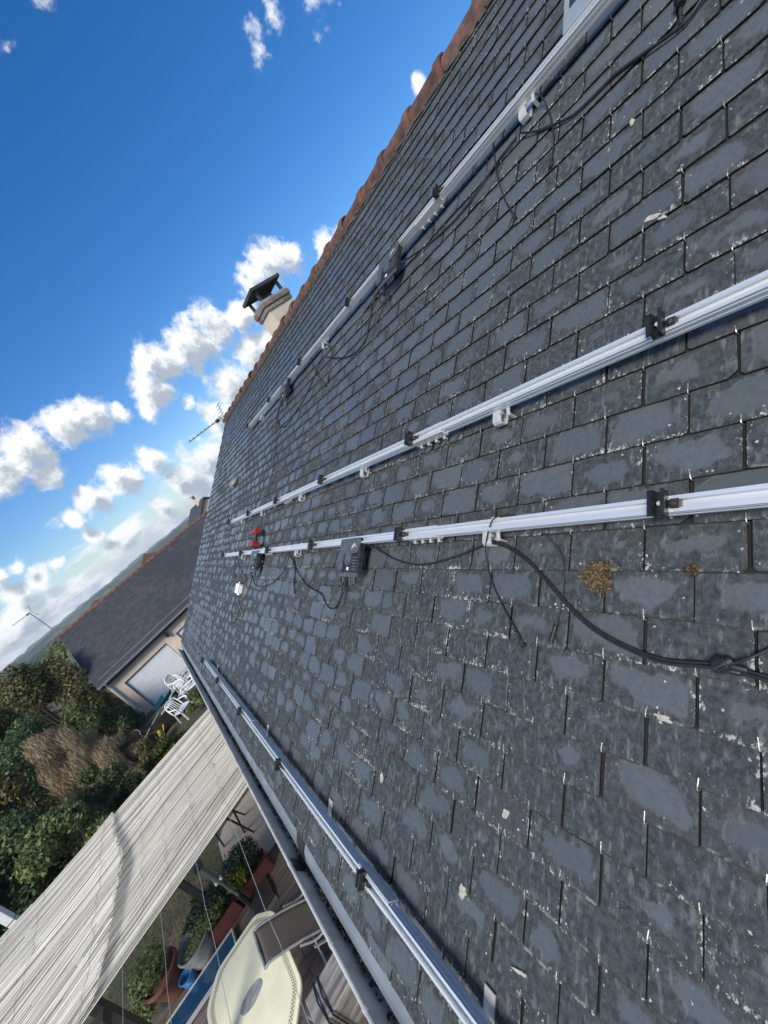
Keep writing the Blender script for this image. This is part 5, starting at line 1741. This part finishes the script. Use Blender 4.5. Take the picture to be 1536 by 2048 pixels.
# beam end below the gutter
wb = thing('wooden_beam', 'thick weathered grey wooden beam sticking out below the gutter', 'beam', (-0.6, 2.53, 2.1))
obj('timber', MB().box((-0.64, 2.53, 2.095), (0.92, 0.23, 0.21)), M_BEAM, wb, bevel=0.012)
st = MB()
for dx in (0.0, 0.035):
    x = -0.985 - dx
    st.tube([(x, 2.405, 1.98), (x, 2.405, 2.203), (x - 0.01, 2.53, 2.212), (x, 2.655, 2.203), (x, 2.655, 1.98)], 0.005, 6)
obj('tie_cord', st, M_CABLE, wb, smooth=60)

wp = thing('white_pole', 'white square pole rising behind the canopy at the left edge', 'pole', (-4.72, 9.0, 0))
obj('pole', MB().box((0, 0, 1.25), (0.115, 0.115, 2.6)), M_WHITE, wp, local=True, bevel=0.006)
obj('pole_joint', MB().box((0, 0, 1.86), (0.121, 0.121, 0.012)), M_DARK, wp, local=True)

# ------------------------------------------------------------------ garage at the end of the garden
GY = 23.0
gar = thing('garage', 'low beige garage with dark slate roof, orange ridge and white doors', 'garage', (1.5, 26, -0.65))


def build_garage():
    xl, xr = -4.36, 12.0
    ze, zr = 1.90, 4.40
    yr = GY + 3.22
    zb = -1.2
    # front wall built round the two door openings
    D = [(-3.82, -1.56), (-0.99, 1.25)]
    dt, db = 1.045, -0.80
    w = MB()
    xs = [xl] + [q for d in D for q in d] + [xr]
    w.box(((xl + xr) / 2, GY + 0.1, (dt + ze) / 2 + 0.02), (xr - xl, 0.2, ze - dt + 0.04))
    for i in range(0, len(xs), 2):
        w.box(((xs[i] + xs[i + 1]) / 2, GY + 0.1, (zb + dt) / 2), (xs[i + 1] - xs[i], 0.2, dt - zb))
    obj('wall', w, M_RENDER_G, gar)
    g = MB()
    for x in (xl + 0.1, xr - 0.1):
        g.extrude([(GY + 0.2, zb), (GY + 6.4, zb), (GY + 6.4, ze), (yr, zr - 0.12), (GY + 0.2, ze)], 'x', x - 0.1, x + 0.1)
    g.box(((xl + xr) / 2, GY + 6.5, (zb + ze) / 2), (xr - xl, 0.2, ze - zb))
    obj('side_wall', g, M_RENDER_G, gar)
    for (a, b) in D:
        d = obj('door', MB().box(((a + b) / 2, GY + 0.115, (dt + db) / 2), (b - a - 0.05, 0.04, dt - db - 0.02)), M_DOOR, gar)
        for i in range(1, 14):
            x = a + (b - a) * i / 14
            o = obj('rib', MB().box((x, GY + 0.093, (dt + db) / 2), (0.02, 0.008, dt - db - 0.06)), M_DOOR, d)
        fr = MB()
        fr.box(((a + b) / 2, GY + 0.08, dt - 0.015), (b - a, 0.12, 0.03))
        fr.box((a + 0.014, GY + 0.08, (dt + db) / 2 - 0.015), (0.028, 0.12, dt - db - 0.03))
        fr.box((b - 0.014, GY + 0.08, (dt + db) / 2 - 0.015), (0.028, 0.12, dt - db - 0.03))
        obj('door_frame', fr, M_IRON, d)
    # roof: overlapping courses
    y0, z0 = GY - 0.28, ze - 0.20
    L = math.hypot(yr - y0, zr - z0)
    ux = Vector((0, (yr - y0) / L, (zr - z0) / L)); nn = Vector((0, -(zr - z0) / L, (yr - y0) / L))
    e = 0.117
    n = int(L / e)
    r = MB()
    X0, X1 = xl - 0.2, xr + 0.2
    rng = random.Random(9)
    for i in range(n):
        base = Vector((0, y0, z0)) + ux * (i * e)
        off = 0.011 * (i % 2)
        x = X0 - rng.uniform(0, 0.2)
        while x < X1:
            wd = 0.22
            a, b = max(x, X0), min(x + wd - 0.004, X1)
            if a < b and x < 7:
                j = rng.uniform(-0.002, 0.002)
                p = [base + ux * j + nn * 0.014, base + ux * (e * 1.15) + nn * 0.006]
                q = base + ux * j
                r.add([(a, p[0].y, p[0].z), (b, p[0].y, p[0].z), (b, p[1].y, p[1].z), (a, p[1].y, p[1].z), (a, q.y, q.z), (b, q.y, q.z)], [(0, 1, 2, 3), (4, 5, 1, 0)])
            x += wd
        if True:
            pass
    m = bpy.data.materials.get('garage_slate')
    gm, T, b = new_mat('garage_slate')
    pos = T.n('ShaderNodeNewGeometry').outputs['Position']
    rnd = T.n('ShaderNodeNewGeometry').outputs['Random Per Island']
    n1 = T.noise(pos, 0.5, 5, 0.65); n2 = T.noise(pos, 9, 5, 0.6)
    c = T.mix(rnd, (0.034, 0.036, 0.041, 1), (0.066, 0.068, 0.075, 1))
    c = T.mix(T.math('MULTIPLY', T.ramp(n1, 0.42, 0.66), 0.6), c, (0.030, 0.033, 0.036, 1))
    c = T.mix(T.math('MULTIPLY', T.ramp(n2, 0.68, 0.76), 0.6), c, (0.16, 0.16, 0.15, 1))
    T.put(b.inputs['Base Color'], c); b.inputs['Roughness'].default_value = 0.62
    dk = MB()
    a_, b_ = Vector((0, y0 + 0.01, z0)), Vector((0, yr, zr))
    dk.extrude([(y0 + 0.02, z0 - 0.0), (yr, zr - 0.01), (GY + 6.7, ze - 0.2), (GY + 6.7, ze - 0.26), (yr, zr - 0.08), (y0 + 0.02, z0 - 0.06)], 'x', X0, X1)
    rf = obj('roof', dk, gm, gar)
    o = obj('slate_field', r, gm, rf); o['kind'] = 'stuff'
    # ridge tiles
    mb = MB()
    nseg = 7
    for (x, rad) in ((-0.01, 0.118), (0.05, 0.118), (0.06, 0.102), (0.36, 0.094)):
        for i in range(nseg):
            a = PI * (-0.05 + 1.1 * i / (nseg - 1))
            mb.v.append((x, math.cos(a) * rad, math.sin(a) * rad))
    for j in range(3):
        for i in range(nseg - 1):
            mb.f.append((j * nseg + i, j * nseg + i + 1, (j + 1) * nseg + i + 1, (j + 1) * nseg + i))
    tm = mb.mesh('ridge_tile'); tm.materials.append(M_TERRA_NEW); tm.shade_smooth()
    so = None
    x = X0; rr = random.Random(1)
    while x < X1 - 0.3:
        t = link('ridge_tile', tm, rf)
        t.location = (x, yr + rr.uniform(-0.005, 0.005), zr - 0.03 + rr.uniform(-0.004, 0.004))
        x += 0.345
    # gutter, fascia, downpipe
    gt = MB()
    prof = [(y0 - 0.10, z0 + 0.02), (y0 - 0.085, z0 - 0.05), (y0 - 0.03, z0 - 0.075), (y0 + 0.02, z0 - 0.05), (y0 + 0.02, z0 - 0.035), (y0 - 0.03, z0 - 0.060), (y0 - 0.072, z0 - 0.04), (y0 - 0.088, z0 + 0.02)]
    gt.extrude(prof, 'x', X0 + 0.02, X1)
    gg = obj('gutter', gt, pm('bright_zinc', (0.48, 0.50, 0.52), (0.38, 0.40, 0.42), 3, 0.4, 0.4), gar)
    obj('gutter_lip', MB().tube([(X0, y0 - 0.10, z0 + 0.02), (X1, y0 - 0.10, z0 + 0.02)], 0.012, 8), M_ZINC, gg)
    obj('fascia', MB().box(((X0 + X1) / 2, y0 + 0.055, z0 - 0.13), (X1 - X0, 0.03, 0.15)), pm('black_fascia', (0.02, 0.021, 0.023), (0.03, 0.03, 0.03), 4, 0.5), gar)
    obj('downpipe', MB().tube([(xl + 0.10, y0 - 0.03, z0 - 0.06), (xl + 0.10, GY - 0.06, z0 - 0.30), (xl + 0.10, GY - 0.06, zb)], 0.045, 10), M_WHITE, gar, smooth=60)
    # wall lantern
    lx, lz = -1.29, 1.33
    la = obj('wall_lantern', MB().box((lx, GY - 0.012, lz), (0.09, 0.02, 0.16)), M_IRON, gar)
    obj('lantern_body', MB().lathe([(0.03, -0.16), (0.07, -0.10), (0.085, 0.05), (0.10, 0.06), (0.03, 0.13), (0.0, 0.13)], (lx, GY - 0.13, lz), 8), M_IRON, la)
    obj('lantern_arm', MB().tube([(lx, GY - 0.02, lz + 0.05), (lx, GY - 0.07, lz + 0.16), (lx, GY - 0.13, lz + 0.13)], 0.012, 6), M_IRON, la)


build_garage()


def aerial(name, label, base, top, boom_y, tip, elems, dish=False):
    t = thing(name, label, 'aerial', base)
    obj('mast', MB().cyl(base, top, 0.024, 8), M_GREY_METAL, t, smooth=60)
    a = Vector((top[0], top[1], top[2] - 0.06)); b = Vector(tip)
    d = (b - a).normalized()
    obj('boom', MB().bar(a - d * 0.15, b, 0.024), M_GREY_METAL, t)
    for i in range(elems):
        p = a + (b - a) * ((i + 1.2) / (elems + 0.3))
        obj('element', MB().bar(p + Vector((0, -0.11, 0.02)), p + Vector((0, 0.11, 0.02)), 0.012), M_GREY_METAL, t)
    for sg in (-1, 1):
        q = a - d * 0.10
        rf = MB()
        for k in range(4):
            c = q + Vector((-d.x * 0.06 * k * 0.5, 0, sg * (0.06 + k * 0.075)))
            rf.bar(c + Vector((0, -0.2, 0)), c + Vector((0, 0.2, 0)), 0.012)
        rf.bar(q, q + Vector((-d.x * 0.10, 0, sg * 0.31)), 0.014)
        obj('reflector', rf, M_GREY_METAL, t)
    obj('dipole_box', MB().box(a + d * 0.09, (0.09, 0.06, 0.08)), M_DARK, t, bevel=0.008)
    return t


aerial('tv_aerial', 'toothed television aerial at the far end of the terracotta ridge', (3.62, 10.25, 5.3), (3.60, 10.38, 6.10), 0, (2.67, 10.4, 6.03), 8)
aerial('tv_aerial', 'television aerial on a tall mast beyond the left end of the garage', (-4.42, 26.3, 3.9), (-4.50, 26.0, 6.15), 0, (-5.27, 26.0, 6.11), 5)


# ------------------------------------------------------------------ neighbour beyond the garage
nb = thing('neighbour_house', 'beige gable of a house with dark verges showing above the garage ridge', 'house', (8.1, 45, -1))
px, pz = 8.1, 5.33
obj('wall', MB().extrude([(3.9, -1.2), (12.3, -1.2), (12.3, 1.9), (px, pz - 0.1), (3.9, 1.9)], 'y', 42.0, 52.0), M_RENDER_G, nb)
rf = MB()
for sg in (-1, 1):
    a = Vector((px, 0, pz)); b = Vector((px + sg * 4.6, 0, pz - 3.75)); n_ = Vector((sg * 0.63, 0, 0.77)) * 0.12
    rf.extrude([(a.x, a.z), (b.x, b.z), (b.x + n_.x, b.z + n_.z), (a.x, a.z + 0.15)], 'y', 41.75, 52.2)
r_ = obj('roof', rf, pm('dark_roof', (0.045, 0.045, 0.05), (0.03, 0.03, 0.033), 3, 0.7), nb)
ch = obj('chimney', MB().box((7.9, 44.6, 5.3), (0.42, 0.42, 1.1)), M_RENDER_G, r_)
obj('chimney_pot', MB().lathe([(0.12, 0.0), (0.14, 0.3), (0.17, 0.3), (0.17, 0.36), (0.10, 0.36)], (7.9, 44.6, 5.85), 12), M_TERRA_NEW, r_)

# a few roofs and trees in the valley
for i, (x, y, w, l, label) in enumerate(((4.0, 150, 9, 7, 'tiny pale far house with a brown roof near the middle of the valley'), (-18, 190, 11, 8, 'tiny pale far house with a brown roof toward the left of the valley'))):
    z = ground_z(x, y)
    t = thing('far_house', label, 'house', (x, y, z))
    obj('wall', MB().box((0, 0, 3), (w, l, 6)), M_RENDER, t, local=True)
    obj('roof', MB().extrude([(-w / 2 - .3, 6), (w / 2 + .3, 6), (0, 9.5)], 'y', -l / 2 - .3, l / 2 + .3), M_TERRA, t, local=True)


def woods():
    g = np.random.default_rng(17)
    L = []
    for i in range(230):
        d = g.uniform(70, 330); a = math.radians(g.uniform(-28, 24))
        x, y = math.sin(a) * d, math.cos(a) * d
        if abs(x - 4) < 9 and abs(y - 150) < 12: continue
        h = g.uniform(3, 7.5) * (0.75 if d < 140 else 1.0)
        z = ground_z(x, y)
        L.append((x, y, z + h * 0.55, h * 0.45, h * 0.45, h * 0.5))
    m = leaf_mesh('woodland', L, 42000, 0.75, 3, 0.6)
    # leaf_mesh drops points under the zero level: the valley trees stay above it
    o = obj('woodland', m, L_MID)
    tag(o, 'scattered trees filling the valley beyond the garage', 'trees', kind='stuff')


woods()

# ------------------------------------------------------------------ white plastic chairs and the heap by the garage
def plastic_chair(label, loc, rot):
    t = thing('plastic_chair', label, 'chair', loc, rot, 'white plastic chairs by the garage')
    seat = MB()
    for k in range(7):
        seat.box((-0.21 + k * 0.07, 0, 0.43), (0.058, 0.44, 0.018))
    seat.box((0.24, 0, 0.425), (0.03, 0.47, 0.035)); seat.box((0, 0.225, 0.425), (0.46, 0.03, 0.03)); seat.box((0, -0.225, 0.425), (0.46, 0.03, 0.03))
    obj('seat', seat, M_WHITE, t, local=True)
    for sx in (-1, 1):
        for sy in (-1, 1):
            obj('leg', MB().bar((sx * 0.22, sy * 0.23, 0.43), (sx * 0.27, sy * 0.27, 0.0), 0.05, 0.035), M_WHITE, t, local=True)
    bk = MB()
    prof = [(-0.245, 0.44), (-0.27, 0.60), (-0.31, 0.76), (-0.335, 0.84)]
    for k in range(5):
        y = -0.15 + k * 0.075
        bk.tube([(x, y * (1 - 0.1 * i), z) for i, (x, z) in enumerate(prof)], 0.017, 5)
    bk.tube(smooth_path([(-0.24, -0.24, 0.45), (-0.275, -0.245, 0.62), (-0.32, -0.21, 0.80), (-0.345, -0.10, 0.865), (-0.345, 0.10, 0.865), (-0.32, 0.21, 0.80), (-0.275, 0.245, 0.62), (-0.24, 0.24, 0.45)], 4), 0.028, 6)
    obj('backrest', bk, M_WHITE, t, local=True, smooth=60)
    for sy in (-1, 1):
        obj('armrest', MB().tube(smooth_path([(-0.285, sy * 0.25, 0.66), (-0.05, sy * 0.285, 0.665), (0.16, sy * 0.285, 0.655), (0.235, sy * 0.275, 0.60), (0.245, sy * 0.26, 0.44)], 4), 0.025, 6), M_WHITE, t, local=True, smooth=60)
    return t


plastic_chair('white plastic armchair nearest the reed canopy, facing away', (-2.30, 16.75, -0.42), (0, 0, -1.0))
plastic_chair('white plastic armchair in the middle of the group', (-2.18, 18.2, -0.45), (0, 0, -2.2))
plastic_chair('white plastic armchair closest to the house gutter', (-1.68, 18.1, -0.45), (0, 0, 2.7))
plastic_chair('white plastic armchair tipped against the white garage door', (-2.28, 20.3, -0.52), (0.0, 0.30, -0.6))
plastic_chair('white plastic armchair farthest back by the garage', (-1.75, 20.2, -0.55), (0, 0, 0.4))

for i, (x, y, r, h, label, mat) in enumerate(((-1.95, 21.4, 0.24, 0.42, 'grey round pot by the garage, nearest the gutter', M_GREYPOT), (-2.30, 21.6, 0.22, 0.55, 'grey round pot standing left of the tipped chair', M_GREYPOT), (-2.62, 20.6, 0.19, 0.36, 'small grey round pot beside the teal barrow', M_GREYPOT), (-1.55, 21.0, 0.25, 0.5, 'wide grey round pot half hidden by the house gutter', M_GREYPOT))):
    t = thing('pot', label, 'pot', (x, y, ground_z(x, y) + 0.0), group='grey pots by the garage')
    obj('pot_body', MB().lathe([(r * 0.7, 0), (r * 0.95, h * 0.9), (r * 1.05, h * 0.9), (r * 1.05, h), (r * 0.9, h), (r * 0.8, h * 0.82), (0, h * 0.8)], n=16), mat, t, local=True, smooth=40)
    obj('soil', MB().lathe([(r * 0.84, h * 0.84), (0.0, h * 0.86)], n=12), M_SOIL, t, local=True)

tub = thing('black_tub', 'large black oval tub holding pale bags, in the garden junk', 'tub', (-3.05, 17.9, -0.42))
obj('tub_body', MB().lathe([(0.42, 0.0), (0.50, 0.25), (0.56, 0.52), (0.60, 0.60), (0.585, 0.61), (0.53, 0.52), (0.40, 0.05), (0.0, 0.04)], n=30, sx=1.35, sy=0.75), M_IRON, tub, local=True, smooth=40)
for k, (x, y, z, s, mm) in enumerate(((0.40, 0.05, 0.47, 0.17, M_WHITE), (0.15, 0.10, 0.43, 0.15, M_GREYPOT), (0.05, -0.12, 0.40, 0.13, M_WHITE))):
    pts = MB().lathe([(0.0, -s), (s * 0.8, -s * 0.6), (s, 0), (s * 0.7, s * 0.6), (0.0, s * 0.8)], (x, y, z), 9, 1.2, 0.8)
    obj('bag', pts, mm, tub, local=True)
sk = thing('stake', 'pale wooden stake resting across the rim of the black tub', 'stake', (-3.4, 17.7, 0.1))
obj('stake_rod', MB().tube([(-3.92, 17.35, 0.02), (-3.05, 17.75, 0.235)], 0.018, 8), M_PALE_WOOD, sk)
obj('stake_tip', MB().tube([(-3.05, 17.75, 0.235), (-2.96, 17.79, 0.257)], [0.018, 0.004], 8), M_PALE_WOOD, sk)
wc = thing('watering_can', 'small yellow watering can in front of the black tub', 'watering can', (-3.42, 17.45, -0.36))
obj('can_body', MB().lathe([(0.12, 0), (0.13, 0.02), (0.12, 0.20), (0.08, 0.24), (0.06, 0.24), (0.06, 0.2), (0, 0.19)], n=14), M_YELLOW, wc, local=True, smooth=40)
obj('spout', MB().tube([(0.11, 0, 0.06), (0.22, 0, 0.18), (0.28, 0, 0.27)], [0.025, 0.018, 0.03], 8), M_YELLOW, wc, local=True)
obj('handle', MB().tube(smooth_path([(0.03, 0, 0.23), (-0.06, 0, 0.30), (-0.17, 0, 0.22), (-0.125, 0, 0.08)], 4), 0.012, 6), M_YELLOW, wc, local=True)

bk = thing('bicycle', 'old bicycle with a red hub lying in the garden junk', 'bicycle', (-3.85, 17.9, -0.36), (0.35, 0.1, 0.5))
for x in (0.0, -1.0):
    w = obj('wheel', MB().tube([(x + 0.035 * math.cos(a) * 0, 0.05, 0.3) if False else (x, s_, 0.30) for s_ in (-0.03, 0.03)], 0.022, 8), M_RED, bk, local=True)
    ty = MB(); rm_ = MB()
    ring = lambda R, n=28: [(x + R * math.cos(2 * PI * i / n), 0, 0.30 + R * math.sin(2 * PI * i / n)) for i in range(n + 1)]
    o = obj('tyre', ty.tube(ring(0.285), 0.017, 6, cap=False), M_RUBBER, w, local=True, smooth=60)
    o = obj('rim', rm_.tube(ring(0.265), 0.010, 5, cap=False), M_GREY_METAL, w, local=True, smooth=60)
    sp = MB()
    for k in range(12):
        a = 2 * PI * k / 12
        sp.bar((x, 0.02 * (-1) ** k, 0.30), (x + 0.262 * math.cos(a), 0, 0.30 + 0.262 * math.sin(a)), 0.004)
    obj('spoke', sp, M_GREY_METAL, w, local=True)
fr = MB()
for a, b_ in (((0, 0, 0.3), (-0.14, 0, 0.72)), ((-0.14, 0, 0.70), (-0.62, 0, 0.66)), ((-0.14, 0, 0.62), (-0.56, 0, 0.28)), ((-0.56, 0, 0.28), (-0.66, 0, 0.74)), ((-1.0, 0, 0.3), (-0.56, 0, 0.28)), ((-1.0, 0, 0.3), (-0.63, 0, 0.64))):
    fr.tube([a, b_], 0.016, 7)
obj('bike_frame', fr, M_RED, bk, local=True, smooth=60)
obj('saddle', MB().tube([(-0.80, 0, 0.77), (-0.68, 0, 0.775), (-0.54, 0, 0.765)], [0.06, 0.05, 0.02], 8), M_DARK, bk, local=True, smooth=60)
obj('handlebar', MB().tube(smooth_path([(-0.22, -0.28, 0.74), (-0.13, -0.12, 0.80), (-0.13, 0.12, 0.80), (-0.22, 0.28, 0.74)], 4), 0.012, 7), M_GREY_METAL, bk, local=True, smooth=60)

for i, (a, b_, r, label) in enumerate((((-3.98, 17.6, 0.10), (-4.30, 17.2, -0.50), 0.03, 'rust-brown pipe leaning in the junk, left of its pair'), ((-3.90, 17.6, 0.12), (-4.10, 17.0, -0.46), 0.03, 'rust-brown pipe leaning in the junk, right of its pair'))):
    mb = MB().tube([a, b_], r, 10)
    o = obj('pipe', mb, M_RUST, smooth=60); tag(o, label, 'pipe', 'rusty pipes in the garden junk')

wbw = thing('wheelbarrow', 'teal wheelbarrow parked between the black tub and garage door', 'wheelbarrow', (-2.95, 19.6, -0.50), (0, 0, 0.7))
tr = MB()
vs = [(-0.35, -0.28, 0.55), (0.40, -0.30, 0.60), (0.40, 0.30, 0.60), (-0.35, 0.28, 0.55), (-0.22, -0.18, 0.28), (0.22, -0.18, 0.28), (0.22, 0.18, 0.28), (-0.22, 0.18, 0.28)]
tr.add(vs, [(4, 5, 6, 7), (0, 1, 5, 4), (1, 2, 6, 5), (2, 3, 7, 6), (3, 0, 4, 7)])
o = obj('tray', tr, M_TEAL, wbw, local=True); so = o.modifiers.new('thick', 'SOLIDIFY'); so.thickness = 0.012
for sy in (-1, 1):
    obj('handle', MB().tube([(0.45, sy * 0.06, 0.20), (-0.2, sy * 0.22, 0.27), (-0.85, sy * 0.26, 0.50)], 0.018, 7), M_IRON, wbw, local=True, smooth=60)
    obj('leg', MB().tube([(-0.28, sy * 0.22, 0.28), (-0.34, sy * 0.22, 0.0)], 0.016, 7), M_IRON, wbw, local=True, smooth=60)
obj('wheel', MB().tube([(0.45, -0.035, 0.19), (0.45, 0.035, 0.19)], 0.18, 18), M_RUBBER, wbw, local=True, smooth=50)

pl = thing('junk_crate', 'dark slatted crate on the ground among the garden junk', 'crate', (-4.35, 18.2, -0.42), (0, 0, 0.4))
for k in range(4):
    obj('slat', MB().box((0, -0.22, 0.05 + k * 0.09), (0.6, 0.015, 0.07)), M_IRON, pl, local=True)
    obj('slat', MB().box((0, 0.22, 0.05 + k * 0.09), (0.6, 0.015, 0.07)), M_IRON, pl, local=True)
for sx in (-1, 1):
    for k in range(4):
        obj('slat', MB().box((sx * 0.3, 0, 0.05 + k * 0.09), (0.015, 0.42, 0.07)), M_IRON, pl, local=True)
obj('crate_floor', MB().box((0, 0, 0.01), (0.58, 0.42, 0.015)), M_IRON, pl, local=True)


# ------------------------------------------------------------------ the air
hz = MB().box((0, 0, 22), (5800, 5800, 84))
hm = bpy.data.materials.new('air'); hm.use_nodes = True
T = NT(hm.node_tree); hm.node_tree.nodes.clear()
o_ = T.n('ShaderNodeOutputMaterial'); v_ = T.n('ShaderNodeVolumePrincipled')
v_.inputs['Color'].default_value = (0.80, 0.88, 1.0, 1)
v_.inputs['Density'].default_value = 0.00025
hm.node_tree.links.new(v_.outputs[0], o_.inputs['Volume'])
ho = obj('haze', hz, hm); ho['kind'] = 'stuff'
